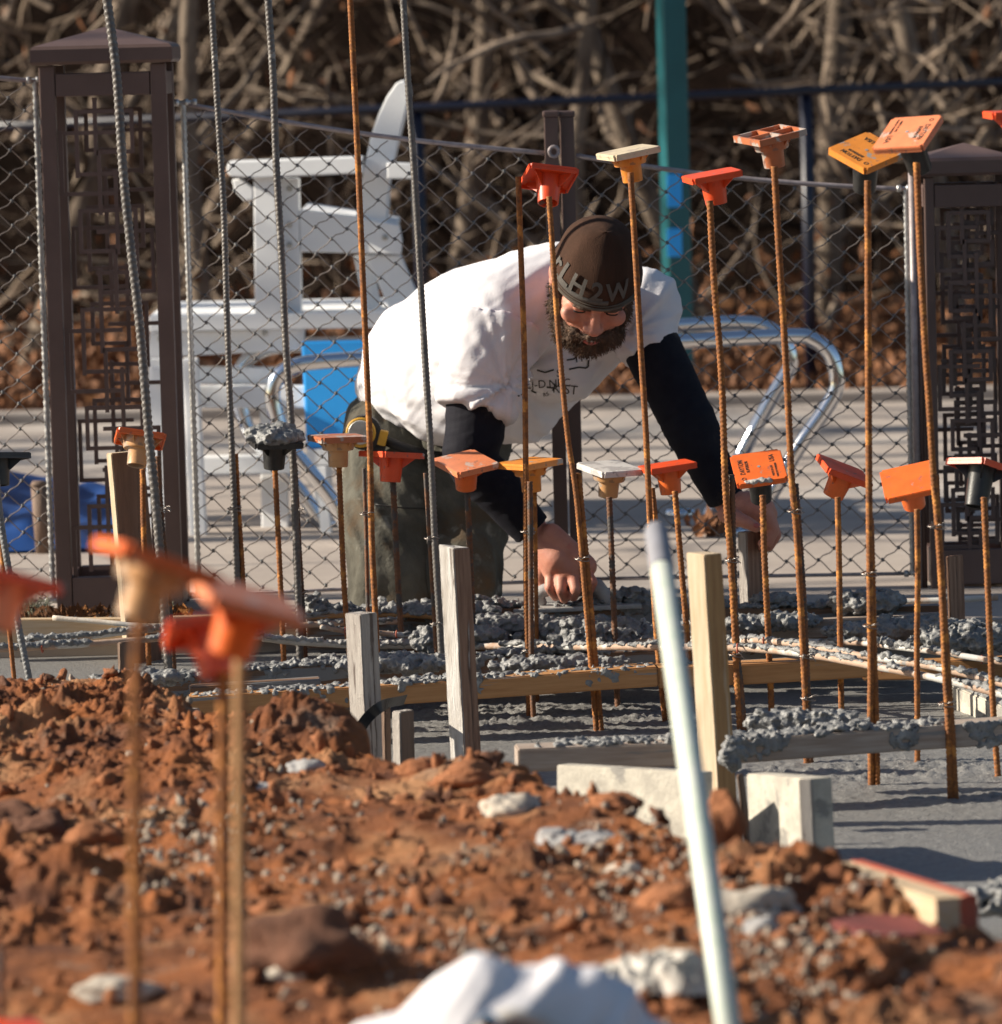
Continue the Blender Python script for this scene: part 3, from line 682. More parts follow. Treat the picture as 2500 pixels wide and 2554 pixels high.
netpanel([(1436, 388), (2260, 472)], 1530, 'net fence panel from the twin posts to the right pillar', 'R', (10.82, 10.76), xoff=.02)
# thin lit rods left of the right pillar
for px, w, lab in ((2283, .008, 'slim pale metal rod beside the right net edge'), (2297, .006, 'thinner pale rod against the right pillar')):
    a = at(px - 8, 430, 10.74); tag(link('steel_rod', MB().tube([a, (a.x, a.y, ZD)], w, 8).mesh(), MT['brown' if w < .007 else 'cable'], base=(a.x, a.y, ZD)), lab, 'rod')

# ================================================================ REBAR
def rebar(pts, w, m, label, D=None, Dt=None, z=None, group='upright reinforcing bars', ties=(), ribs=.22, sides=14, embed=True, step=.0022):
    """pts: photo px down the bar; w: bar width in px; D at the bottom (or z of the surface it stands in)"""
    if D is None: D = hit(*pts[-1], z if z is not None else ZS).y
    if Dt is None: Dt = D + .02
    ys = [p[1] for p in pts]; P = [at(x, y, Dt + (D - Dt) * (y - ys[0]) / (ys[-1] - ys[0])) for x, y in pts]
    if embed: P.append(P[-1] + (P[-1] - P[-2]).normalized() * .06)
    rad = w / 2 * D / FPX
    path = smoothpath(P, 8); a = np.array([tuple(p) for p in path]); seg = np.linalg.norm(np.diff(a, axis=0), axis=1); s = np.concatenate([[0], np.cumsum(seg)])
    n = int(s[-1] / step); ss = np.linspace(0, s[-1], n); C = np.stack([np.interp(ss, s, a[:, k]) for k in range(3)], 1)
    th = np.arange(sides) / sides * 2 * np.pi; ph0 = rnd(0, 3)
    pitch = rad * 1.35; phase = ss[:, None] / pitch + (np.abs(((th[None, :] + ph0) / np.pi) % 2 - 1)) * .8
    fr = phase % 1; rib = np.clip(np.sin(fr * np.pi) ** 2 * 2 - 1, 0, 1)
    lon = np.exp(-(np.sin(th[None, :] + ph0) / .22) ** 2)
    rr = rad * (.93 + ribs * rib * (1 - lon) + .12 * lon) * (1 + .02 * np.asarray(fbm(ss[:, None] * 40 + th * 0, th[None, :] + ss[:, None] * 0, 2, 2)))
    V = np.stack([C[:, None, 0] + rr * np.cos(th), C[:, None, 1] + rr * np.sin(th), C[:, None, 2] + 0 * th], -1).reshape(-1, 3)
    i = np.arange(n - 1)[:, None] * sides; k = np.arange(sides)[None, :]; k2 = (k + 1) % sides
    F = np.stack([(i + k), (i + k2), (i + sides + k2), (i + sides + k)], -1).reshape(-1, 4).tolist()
    F.append(list(range(sides))[::-1]); F.append([(n - 1) * sides + q for q in range(sides)])
    me = pyd(V, F); base = Vector(C[-1])
    if not ties:
        o = link('rebar', me, m, base=base); tag(o, label, 'rebar', group); return o
    r = empty('rebar', base, label, 'rebar', group); link('shaft', me, m, r)
    for (tx, ty) in ties:
        q = at(tx, ty, D); mb = MB()
        for h in (-.0022, .0022):
            mb.tube([q + Vector((math.cos(t) * .0135, math.sin(t) * .010, h + .003 * math.sin(t + h * 500))) for t in np.linspace(0, 6.283, 15)], .0011, 5)
        for sgn in (1, -1):
            mb.tube(smoothpath([q + Vector((0, -.010, 0)), q + Vector((.006 * sgn, -.016, .004)), q + Vector((.012 * sgn + .004, -.018, rnd(-.01, .01)))], 4), .0010, 5)
        link('tie_wire', mb.mesh(), MT['wireb'], r)
    return r
Z = lambda *a: [tuple(a[i:i + 2]) for i in range(0, len(a), 2)]
ru, rd, stl = MT['rust'], MT['rustdark'], MT['steel']
random.seed(11)
rebar(Z(264, -30, 267, 0, 291, 189, 307, 425, 326, 614, 350, 827, 371, 1083, 388, 1249, 409, 1509, 421, 1680), 23, stl, 'thickest dark grey bar crossing the big left pillar', z=ZU, ribs=.2, step=.003)
rebar(Z(393, 1138, 405, 1320, 421, 1485, 434, 1672), 14, rd, 'short rusty bar tied right of the thickest grey bar', z=ZU, ties=[(428, 1560), (408, 1270)])
rebar(Z(526, -30, 527, 0, 541, 236, 558, 520, 567, 804, 577, 1083, 591, 1414, 602, 1640), 16, stl, 'smooth dark grey tall bar second from the left', z=ZU)
rebar(Z(588, 1132, 595, 1273, 605, 1424, 614, 1640), 13, ru, 'short rusty bar tied to the second tall bar', z=ZU, ties=[(585, 1268)])
rebar(Z(667, -30, 669, 0, 681, 189, 690, 425, 704, 662, 714, 875, 726, 1036, 734, 1225, 745, 1509, 748, 1648), 18, stl, 'strongly ribbed grey tall bar over the white chair leg', z=ZU, ribs=.24, step=.003)
rebar(Z(736, 1158, 745, 1340, 755, 1509, 762, 1642), 13, rd, 'short rusty bar tied right of the ribbed grey bar', z=ZU, ties=[(742, 1275), (752, 1480)])
rebar(Z(873, -30, 874, 0, 890, 331, 902, 614, 913, 874, 923, 1114, 928, 1351, 936, 1520, 941, 1640), 15, ru, 'rusty brown tall bar just left of the bent back', D=9.72)
rebar(Z(908, 1168, 913, 1320, 918, 1520, 925, 1640), 10, rd, 'thin dark bar tied left of the rusty tall bar', D=9.73, ties=[(915, 1281)])
rebar(Z(1005, -30, 1006, 0, 1020, 236, 1036, 473, 1058, 851, 1074, 1114, 1086, 1374, 1095, 1520, 1102, 1660), 17, stl, 'pale grey tall bar in front of the white shirt back', D=9.70, ribs=.18, step=.003)
rebar(Z(1061, 1180, 1070, 1320, 1079, 1473, 1089, 1640), 10, rd, 'thin short bar tied left of the pale grey tall bar', D=9.71, ties=[(1076, 1342), (1090, 1555)])
rebar(Z(1293, 440, 1299, 614, 1308, 874, 1312, 1185, 1313, 1473, 1317, 1629, 1320, 1789), 14, ru, 'uncapped rusty bar with its top beside the red cap', ties=[(1316, 1325), (1320, 1622)])
rebar(Z(1322, 1201, 1324, 1400, 1326, 1638, 1331, 1794), 14, rd, 'short dark bar tied beside the uncapped rusty bar')
rebar(Z(1370, 490, 1391, 803, 1414, 1067, 1438, 1236, 1459, 1473, 1470, 1600, 1488, 1822), 14, ru, 'leaning rusty bar under the highest red cap, before the face', ties=[(1452, 1393)])
rebar(Z(1443, 1180, 1466, 1425, 1478, 1560, 1500, 1822), 15, ru, 'short rusty bar tied to the bar before the face')
rebar(Z(1573, 430, 1587, 662, 1599, 874, 1611, 1067, 1622, 1303, 1638, 1580, 1660, 1800), 15, ru, 'rusty bar under the cream cap crossing the right side of the beanie')
rebar(Z(1628, 1217, 1636, 1303, 1650, 1560, 1668, 1800), 12, ru, 'short rusty bar tied above the shovel handle', ties=[(1632, 1308)])
rebar(Z(1771, 500, 1782, 709, 1796, 874, 1803, 1000, 1810, 1213, 1822, 1378, 1833, 1567, 1840, 1709, 1847, 1822), 17, ru, 'rusty bar under the tall red cap crossing the stretched arm', ties=[(1826, 1396), (1836, 1632)])
rebar(Z(1826, 1184, 1831, 1425, 1840, 1629, 1848, 1709, 1857, 1822), 15, rd, 'short bar with its cut end at the stamped cap corner')
rebar(Z(1932, 415, 1943, 614, 1955, 804, 1966, 1000, 1975, 1189, 1988, 1331, 1996, 1473, 2006, 1662, 2012, 1799, 2013, 1905), 17, ru, 'rusty bar under the two step brown cap', ties=[(1983, 1274)])
rebar(Z(1985, 1206, 2001, 1425, 2011, 1614, 2018, 1799, 2023, 1905), 15, rd, 'short dark bar tied right of the brown capped bar', ties=[(2012, 1635), (2016, 1740)])
rebar(Z(2165, 450, 2166, 709, 2167, 1000, 2170, 1425, 2173, 1662, 2172, 1799, 2174, 1955), 17, ru, 'straight rusty bar under the lower wood coloured cap', ties=[(2168, 1430), (2172, 1560)])
rebar(Z(2173, 1293, 2177, 1425, 2181, 1614, 2187, 1803, 2189, 1955), 15, ru, 'short rusty bar tied to the straight bar on the right')
rebar(Z(2287, 405, 2295, 614, 2309, 874, 2318, 1000, 2329, 1189, 2338, 1284, 2350, 1473, 2358, 1662, 2366, 1799, 2372, 1990), 17, ru, 'leaning rusty bar under the topmost tilted cap', ties=[(2335, 1312), (2360, 1755)])
rebar(Z(2335, 1184, 2347, 1378, 2362, 1614, 2375, 1803, 2385, 1990), 15, ru, 'short bar tied to the leaning bar at far right')
rebar(Z(2540, 300, 2555, 900, 2575, 1500, 2590, 2030), 17, ru, 'rusty bar just outside the right edge')
rebar(Z(-18, 1100, 0, 1284, 20, 1411, 48, 1571, 62, 1640), 17, MT['crust'], 'cement caked bar leaning at the left edge', D=9.55, ties=[(26, 1440)])
rebar(Z(-10, 1140, -4, 1280, 14, 1480, 28, 1620), 12, ru, 'rusty bar beside the cement caked bar at the left edge', D=9.6)
# back row
BK = 'back row bars with orange caps'
rebar(Z(356, 1170, 358, 1310, 365, 1500, 372, 1672), 14, ru, 'back bar under the tan cap before the left pillar', D=9.95, group=BK)
rebar(Z(686, 1165, 700, 1462, 708, 1646), 14, ru, 'back bar under the black cap with a concrete heap', D=9.9, group=BK)
rebar(Z(846, 1165, 856, 1414, 865, 1560, 872, 1640), 14, ru, 'back bar under the dull brown cap', D=9.9, group=BK)
rebar(Z(980, 1190, 989, 1376, 997, 1517, 1004, 1640), 15, rd, 'back bar under the red cap before the trousers', D=9.9, group=BK)
rebar(Z(1166, 1225, 1172, 1359, 1180, 1560, 1184, 1680), 15, rd, 'back bar rising behind the brown faced stake', D=9.9, group=BK)
rebar(Z(1334, 1215, 1339, 1586, 1340, 1720), 11, ru, 'back bar under the amber cap', D=9.9, group=BK)
rebar(Z(1520, 1240, 1526, 1378, 1533, 1558, 1541, 1763), 15, rd, 'dark back bar under the white topped cap', group=BK)
rebar(Z(1684, 1225, 1697, 1378, 1711, 1544, 1731, 1775), 15, ru, 'back bar leaning behind the tall orange stake', group=BK)
rebar(Z(1903, 1235, 1907, 1378, 1917, 1586, 1927, 1812), 16, ru, 'back bar under the stamped cap crossing the fist', group=BK)
rebar(Z(2090, 1240, 2094, 1425, 2096, 1591, 2100, 1798), 15, ru, 'back bar under the steeply tilted cap', group=BK)
rebar(Z(2288, 1270, 2290, 1425, 2288, 1605, 2289, 1799, 2289, 1905), 15, ru, 'back bar under the square tilted orange cap', group=BK)
rebar(Z(2455, 1240, 2463, 1425, 2472, 1638, 2480, 1799, 2490, 1935), 16, ru, 'back bar under the black socket cap at the right edge', group=BK)
# near, out of focus
NR = 'blurred bars near the camera'
rebar(Z(350, 1530, 341, 1700, 338, 2100, 334, 4500), 33, ru, 'blurred near bar on the left under the tan cap', D=4.8, Dt=4.8, group=NR, ribs=.06)
rebar(Z(560, 1640, 555, 2000, 551, 4500), 29, ru, 'blurred amber near bar, left one of the close pair', D=5.42, Dt=5.42, group=NR, ribs=.06)
rebar(Z(600, 1600, 598, 2000, 594, 4500), 36, MT['rustp'], 'blurred pale near bar, right one of the close pair', D=4.93, Dt=4.93, group=NR, ribs=.06)
rebar(Z(2, 2350, 2, 4500), 18, rd, 'dark bar at the very bottom left corner', D=5.45, Dt=5.45, group=NR)

# ---------------------------------------------------------------- caps
def cap_mesh(style, yaw):
    """local: z = bar axis, plate centre at origin"""
    rot = Euler((0, 0, R(yaw))).to_matrix(); H = .0495
    bm = bmesh.new()
    if style == 'G':      # open grid on top
        for s in (-1, 1):
            box(bm, (s * (H - .002), 0, -.001), (.004, 2 * H, .012)); box(bm, (0, s * (H - .002), -.0012), (2 * H - .0082, .004, .0115))
        box(bm, (0, 0, .0005), (2 * H - .0084, .0035, .0085)); box(bm, (0, 0, .0002), (.0035, 2 * H - .0084, .009))
        box(bm, (0, 0, -.0048), (2 * H - .0086, 2 * H - .0086, .003))
    else:
        vs = box(bm, (0, 0, 0), (2 * H, 2 * H, .005))
        es = [e for e in {e for v in vs for e in v.link_edges} if abs(e.verts[0].co.z - e.verts[1].co.z) > .001]
        bmesh.ops.bevel(bm, geom=es, offset=.005, segments=3, affect='EDGES')
        es = [e for e in bm.edges if abs(e.verts[0].co.z - .0025) < 1e-5 and abs(e.verts[1].co.z - .0025) < 1e-5]
        bmesh.ops.bevel(bm, geom=es, offset=.0012, segments=2, affect='EDGES')
        for s in (-1, 1):     # rim
            box(bm, (s * (H - .0022), 0, -.0057), (.0030, 2 * H - .009, .0070)); box(bm, (0, s * (H - .0022), -.0059), (2 * H - .0095, .0030, .0066))
    for v in bm.verts:      # slight dish
        v.co.z -= .10 * (v.co.x ** 2 + v.co.y ** 2) * .4
    bmesh.ops.transform(bm, matrix=rot.to_4x4(), verts=bm.verts[:]); plate = b2m(bm)
    bm = bmesh.new()
    def lathe(prof, n=28):
        rings = [[bm.verts.new((r * math.cos(2 * math.pi * k / n), r * math.sin(2 * math.pi * k / n), z)) for k in range(n)] for r, z in prof]
        for a, b in zip(rings, rings[1:]):
            for k in range(n): bm.faces.new((a[k], a[(k + 1) % n], b[(k + 1) % n], b[k]))
    if style in ('A', 'C'):
        ex = .020 if style == 'C' else 0
        lathe([(.026, -.0027), (.0245, -.012), (.0232, -.024), (.0205, -.0565 - ex), (.0195, -.0575 - ex), (.0182, -.0565 - ex), (.0185, -.02), (.0001, -.019)])
        for k in range(4):
            a = R(45 + 90 * k); c, s = math.cos(a), math.sin(a)
            pr = [(.020, -.004), (.050, -.004), (.0495, -.009), (.0245, -.028), (.020, -.028)]; q = Vector((-s, c, 0)) * .0012
            A = [Vector((c * x, s * x, z)) for x, z in pr]; f = [bm.verts.new(p + q) for p in A]; g = [bm.verts.new(p - q) for p in A]
            bm.faces.new(f); bm.faces.new(g[::-1])
            for i in range(5): j = (i + 1) % 5; bm.faces.new((f[i], g[i], g[j], f[j]))
    else:
        lathe([(.033, -.0027), (.0325, -.006), (.0315, -.024), (.030, -.0265), (.0215, -.0275), (.0205, -.029), (.0195, -.0590), (.0183, -.060), (.0170, -.059), (.0175, -.03), (.0001, -.029)])
        for k in range(8):
            a = R(22 + 45 * k); c, s = math.cos(a), math.sin(a); q = Vector((-s, c, 0)) * .0011
            A = [Vector((c * x, s * x, z)) for x, z in ((.030, -.004), (.0475 if k % 2 else .043, -.004), (.0318, -.020))]; f = [bm.verts.new(p + q) for p in A]; g = [bm.verts.new(p - q) for p in A]
            bm.faces.new(f); bm.faces.new(g[::-1])
            for i in range(3): j = (i + 1) % 3; bm.faces.new((f[i], g[i], g[j], f[j]))
    bmesh.ops.transform(bm, matrix=rot.to_4x4(), verts=bm.verts[:]); sock = b2m(bm)
    return plate, sock
GR = []
def grain_pool():
    for k in range(10):
        bm = bmesh.new(); q = bmesh.ops.create_icosphere(bm, subdivisions=2, radius=1); o = Vector((k * 13.1, k, 0))
        for v in q['verts']: v.co *= 1 + .75 * mnoise.noise(v.co * 1.3 + o) + .3 * mnoise.noise(v.co * 3.1 + o)
        me = b2m(bm); GR.append((coords(me), np.array([tuple(p.vertices) for p in me.polygons]))); bpy.data.meshes.remove(me)
grain_pool()
def grain_cloud(pts, rad, flat=.7, ysq=1.0, voxel=.0024, rough=.0017):
    rad = [q * .95 for q in rad]
    """grains of wet concrete fused into one ragged mass"""
    V = []; F = []; o = 0
    for p, r in zip(pts, rad):
        c, f = random.choice(GR); e = np.array(Euler((rnd(0, 6), rnd(0, 6), rnd(0, 6))).to_matrix()); st = rnd(.75, 1.5)
        q = (c * np.array([st, 1 / st, 1])) @ e.T * r; q = q * np.array([1, ysq, flat]) + np.array(p); V.append(q); F.append(f + o); o += len(q)
    V = np.concatenate(V); F = np.concatenate(F); me = bpy.data.meshes.new('m'); me.vertices.add(len(V)); me.vertices.foreach_set('co', V.reshape(-1))
    me.loops.add(F.size); me.loops.foreach_set('vertex_index', F.reshape(-1)); me.polygons.add(len(F)); me.polygons.foreach_set('loop_start', np.arange(0, F.size, 3)); me.update(calc_edges=True)
    ob = bpy.data.objects.new('tmp', me); COL.objects.link(ob); m = ob.modifiers.new('r', 'REMESH'); m.mode = 'VOXEL'; m.voxel_size = voxel
    dg = bpy.context.evaluated_depsgraph_get(); dg.update(); out = bpy.data.meshes.new_from_object(ob.evaluated_get(dg)); bpy.data.objects.remove(ob)
    displace(out, lambda p, n: rough * (fbm(p[:, 0] * 150, p[:, 1] * 150, p[:, 2] * 150, 3, seed=4, ridged=True) ** 3 * 1.6 - .2)); return out
def clump_mesh(center, rx, ry, rz, n, rs=(.004, .012), seed=0, flat=.75):
    random.seed(seed); pts = []; rad = []; c = Vector(center)
    while len(pts) < n * 1.7:
        p = Vector((rnd(-1, 1), rnd(-1, 1), rnd(-1, 1)))
        if p.length > 1: continue
        g = mnoise.noise(Vector((p.x * 2.2 + seed, p.y, 1))) * .5
        pts.append(c + Vector((p.x * rx, p.y * ry, p.z * rz * (1 + g * 1.2)))); rad.append((rs[0] + (rs[1] - rs[0]) * random.random() ** 1.8) * 1.15)
    return grain_cloud(pts, rad, flat)
CAPN = [0]
def cap(px, py, D, yaw, tilt, roll, style, pm, sm, label, lettering=None, mound=0, scale=1.0, group='caps on the bar ends', smear=0):
    c = at(px, py, D); r = empty('rebar_protector', c, label, 'rebar cap', group)
    M = Euler((0, R(roll), 0)).to_matrix() @ Euler((R(tilt), 0, 0)).to_matrix()
    r.rotation_euler = M.to_euler(); r.scale = (scale,) * 3
    pl, so_ = cap_mesh(style, yaw)
    def child(name, me, m):
        me.name = name; me.materials.append(m); o = bpy.data.objects.new(name, me); COL.objects.link(o); o.parent = r; return o
    sharp(pl, 40); child('plate', pl, pm); so_.shade_smooth(); sharp(so_, 40); child('socket', so_, sm)
    if lettering:
        for s, size, x, y, a, *ex in lettering:
            t = text_mesh(s, size, .0003); t.transform(Matrix.Rotation(R(yaw), 4, 'Z') @ Matrix.Translation((x, y, .0027)) @ Matrix.Rotation(R(a), 4, 'Z') @ Matrix.Diagonal(((ex[0] if ex else 1), 1, 1, 1)))
            child('lettering', t, MT['ink'])
        bm = bmesh.new(); bmesh.ops.create_circle(bm, cap_ends=True, segments=20, radius=.0032, matrix=Matrix.Translation((0, 0, .0029))); child('centre_mark', b2m(bm), MT['silver'])
    if mound:
        me = clump_mesh((-.004, 0, .010), .053, .050, .014, mound, (.006, .014), 5); me.shade_smooth(); child('concrete_heap', me, MT['crust'])
    if smear:
        me = clump_mesh((-.005, -.046, .001), .030, .004, .003, smear, (.002, .005), 8); me.shade_smooth(); child('cement_smear', me, MT['crustdry'])
    return r
STAMP = [('DAYTON', .0135, -.033, .004, 90, .85), ('SUPERIOR', .0085, -.022, .004, 90), ('USA', .014, .028, .022, 90, .9), ('MEETS 29 CFR', .0055, .024, -.019, 90), ('MADE BY WORKERS', .0050, .032, -.018, 90), ('O', .012, -.033, -.034, 90)]
STAMP2 = [(a, b, -c, -d, e + 180, *f) for a, b, c, d, e, *f in STAMP]
C = MT
cap(1369, 440, 9.72, 12, -27, 3, 'A', C['c_red'], C['c_red'], 'bright red cap with its underside showing, left of the beanie')
cap(1567, 376, 9.62, 20, 5, -8, 'B', C['c_cream'], C['c_yel'], 'amber cap with a cream top tilted up to the right')
cap(1776, 434, 9.48, 10, 4, -8, 'A', C['c_red'], C['c_red'], 'red cap on the tall bar right of the teal column')
cap(1921, 336, 9.15, 25, 9, -8, 'G', C['c_brn'], C['c_brn'], 'brown cap with a broken grid top and two step socket')
cap(2162, 377, 8.82, 40, 28, 2, 'C', C['c_yel'], C['blackp'], 'wood coloured square cap with black socket, lower of the crossing two', STAMP)
cap(2264, 331, 8.62, -36, 25, -20, 'C', C['c_pink'], C['blackp'], 'steeply tilted faded cap with black socket, upper of the crossing two', STAMP2)
cap(2535, 280, 8.5, 5, 1, 0, 'A', C['c_red'], C['c_red'], 'red cap cut by the right edge of the photo')
cap(-8, 1138, 9.62, 40, -10, -3, 'A', C['blackp'], C['blackp'], 'black cap with red marks cut by the left edge')
cap(350, 1090, 9.95, 6, -20, 8, 'B', C['c_or'], C['c_tan'], 'tan and orange cap before the big left pillar')
cap(685, 1098, 9.9, 15, 6, 3, 'A', C['blackp'], C['blackp'], 'black cap carrying a heap of wet concrete', mound=170)
cap(843, 1089, 9.9, 20, 0, 1, 'B', C['c_brn'], C['c_tan'], 'dull brown cap beside the tape measure')
cap(977, 1130, 9.9, 33, -5, 4, 'A', C['c_red'], C['c_red'], 'red cap in front of the dark trousers')
cap(1162, 1152, 9.9, 33, 16, 1, 'A', C['c_pink'], C['c_or'], 'orange cap before the bent elbow, top face showing')
cap(1321, 1152, 9.9, 40, 2, -3, 'B', C['c_yel'], C['c_yel'], 'amber cap between the forearm and the beard')
cap(1522, 1165, 9.86, 33, 7, 5, 'B', C['c_white'], C['c_tan'], 'whitish flat topped cap with a tan socket')
cap(1665, 1160, 9.84, 12, 1, -6, 'A', C['c_red'], C['c_or'], 'orange cap above the tip of the shovel handle')
cap(1893, 1166, 9.62, 3, 31, -5, 'C', C['c_or'], C['blackp'], 'stamped orange cap with black socket above the fist', STAMP, smear=26)
cap(2108, 1172, 9.66, 14, 8, 25, 'A', C['c_red'], C['c_or'], 'orange cap tilted steeply down to the right')
cap(2268, 1198, 9.1, -4, 27, -13, 'A', C['c_or'], C['c_or'], 'orange cap with its square face turned to the camera')
cap(2452, 1160, 8.95, 38, -14, 12, 'C', C['c_red'], C['blackp'], 'red topped cap with black socket at the right edge')
NC = 'blurred caps near the camera'
NS = 1.04
cap(392, 1392, 4.75, 20, -10, 20, 'B', C['c_or'], C['c_tan'], 'large blurred tan cap in the left foreground', group=NC, scale=NS)
cap(618, 1490, 4.9, 18, 3, 20, 'A', C['c_pink'], C['c_or'], 'large blurred pink topped cap in the left foreground', group=NC, scale=NS)
cap(522, 1560, 5.42, 10, -20, -10, 'A', C['c_red'], C['c_red'], 'blurred red cap half hidden behind the pink topped cap', group=NC)
cap(15, 1440, 5.4, 30, -14, 12, 'A', C['c_red'], C['c_pink'], 'blurred red cap at the left edge of the photo', group=NC)
cap(10, 2575, 5.4, 20, 4, 6, 'A', C['c_red'], C['c_red'], 'blurred red cap in the bottom left corner', group=NC)
rebar(Z(12, 1560, 8, 2640), 26, rd, 'blurred bar under the red cap at the left edge', D=5.4, Dt=5.4, group=NR) if False else None

# ================================================================ FORM LUMBER
def crust_strip(P, width, height, seed, dens=900, rs=(.003, .010)):
    random.seed(seed); P = [Vector(p) for p in P]; L = sum((b - a).length for a, b in zip(P, P[1:])); n = int(L * dens * 1.5); pts = []; rad = []
    for k in range(n):
        t = rnd(0, 1) * (len(P) - 1); i = min(int(t), len(P) - 2); p = P[i].lerp(P[i + 1], t - i)
        g = .5 + .5 * mnoise.noise(Vector((p.x * 6 + seed * 7, seed, 0))) + .25 * mnoise.noise(Vector((p.x * 22 + seed * 7, seed, 5)))
        if g < .34: continue
        pts.append(p + Vector((0, rnd(-.5, .5) * width, rnd(0, 1) ** 1.6 * height * max(0, g * 2 - .5) * 1.3))); rad.append((rs[0] + (rs[1] - rs[0]) * random.random() ** 2) * (.6 + g * .8))
    return grain_cloud(pts or [P[0]], rad or [.003], .7)
def board(pa, Da, pb, Db, h, dep, m, label, crust=(), group='form boards', name='form_board', drips=0):
    """pa, pb: photo px of the two ends of the front top edge"""
    a, b = at(*pa, Da), at(*pb, Db); d = (b - a); L = d.length; ux = d.normalized(); up = Vector((0, 0, 1)); uz = (up - ux * up.dot(ux)).normalized(); uy = uz.cross(ux)
    rot = Matrix((ux, uy, uz)).transposed(); c = (a + b) / 2 - uz * h / 2 + uy * dep / 2
    bm = bmesh.new(); box(bm, (0, 0, 0), (L, dep, h))
    n = max(1, int(L / .03)); bmesh.ops.subdivide_edges(bm, edges=[e for e in bm.edges if abs((e.verts[0].co - e.verts[1].co).x) > L * .5], cuts=n, use_grid_fill=True)
    bmesh.ops.bevel(bm, geom=[e for e in bm.edges if len(e.link_faces) == 2 and e.calc_face_angle(0) > 1], offset=.0025, segments=2, affect='EDGES')
    me = b2m(bm); cc = coords(me); cc[:, 1] += .0022 * vnoise(cc[:, 0] * 3, cc[:, 1] * 0, 2, seed=int(abs(pa[0]))); cc[:, 2] += .0025 * vnoise(cc[:, 0] * 2.5, cc[:, 1] * 0, 7, seed=int(abs(pa[1]))); setco(me, cc)
    r = bpy.data.objects.new(name, None); COL.objects.link(r); r.location = c; tag(r, label, 'form board', group)
    w = bpy.data.objects.new('plank', me); me.materials.append(m); COL.objects.link(w); w.parent = r; w.rotation_euler = rot.to_euler()
    for i, (u0, u1, ht, dens, *ex) in enumerate(crust):
        P = [a + ux * (L * (u0 + (u1 - u0) * t / 6)) + uy * dep * .5 + uz * .0 for t in range(7)]
        tag(link('concrete_crust', crust_strip(P, dep * .9, ht, int(abs(pa[0])) + i, dens), MT['crust'], r), kind='stuff')
    if drips:
        random.seed(int(pa[1])); pts = []; rad = []
        for k in range(drips * 3):
            u = rnd(0, 1); p = a + ux * L * u - uz * (random.random() ** 1.5 * h * .95); g = mnoise.noise(Vector((u * L * 7, pa[0], 0))) + .5 * mnoise.noise(Vector((u * L * 25, pa[0], p.z * 30)))
            if g < .02 + 6 * (a + ux * L * u - p).length: continue
            pts.append(p); rad.append(rnd(.0025, .0085))
        if pts: tag(link('cement_drips', grain_cloud(pts, rad, 1.0, .4, .0022, .001), MT['crust'], r), kind='stuff')
    return r
board((-40, 1549), 10.06, (760, 1531), 10.1, .052, .038, MT['woodL'], 'light far plank behind the left pillar foot')
board((765, 1524), 10.06, (1700, 1508), 10.1, .075, .038, MT['woodD'], 'far wet plank under the man, caked with concrete', [(0, 1, .022, 900)], drips=340)
board((1705, 1519), 10.06, (2345, 1512), 10.04, .060, .038, MT['woodD'], 'far plank at right behind the tied bars', [(.0, .6, .010, 500)])
board((1700, 1560), 9.98, (2340, 1532), 9.95, .036, .040, MT['woodG'], 'second plank just in front of the far right one', [(0, .5, .006, 400)], drips=60)
board((880, 1604), 9.9, (1760, 1588), 9.92, .05, .06, MT['woodD'], 'wet plank behind the cream horizontal bars, middle', [(0, 1, .02, 800)], drips=160)
board((395, 1693), 9.66, (872, 1652), 9.68, .052, .05, MT['woodD'], 'dark wet plank at the left step edge', [(0, 1, .010, 800)], drips=60)
board((874, 1652), 9.66, (1660, 1622), 9.70, .060, .06, MT['woodD'], 'dark wet plank above the orange one, middle', [(0, 1, .012, 800)], drips=160)
board((472, 1742), 9.36, (1640, 1666), 9.42, .038, .07, MT['woodO'], 'long orange plank crossing from the left behind two stakes', [(.0, 1, .003, 300), (.38, .62, .007, 500)], drips=90)
board((1642, 1666), 9.42, (2165, 1637), 9.46, .039, .07, MT['woodO'], 'orange plank end right of the tall orange stake', [(.0, .3, .004, 300)])
board((474, 1712), 9.50, (800, 1692), 9.52, .030, .05, MT['woodD'], 'short dark plank resting behind the long orange one')
board((2150, 1650), 9.75, (2560, 1640), 9.70, .036, .06, MT['woodO'], 'orange plank behind the crossing cream bars at right')
board((1292, 1868), 8.40, (1790, 1851), 8.43, .040, .07, MT['woodG'], 'pinkish grey front plank left of the tall orange stake', [(.1, .9, .007, 500)])
board((1792, 1851), 8.43, (2560, 1797), 8.55, .040, .07, MT['woodG'], 'pinkish grey front plank right of the tall orange stake', [(.02, .5, .009, 900), (.5, .75, .005, 600)], drips=140)
board((2360, 1706), 9.7, (2560, 1790), 9.2, .05, .03, MT['panel'], 'pale slanting form edge at the right', [(0, 1, .006, 500)])
board((380, 1775), 9.1, (500, 1765), 9.2, .04, .05, MT['woodG'], 'short grey offcut at the left clay edge')

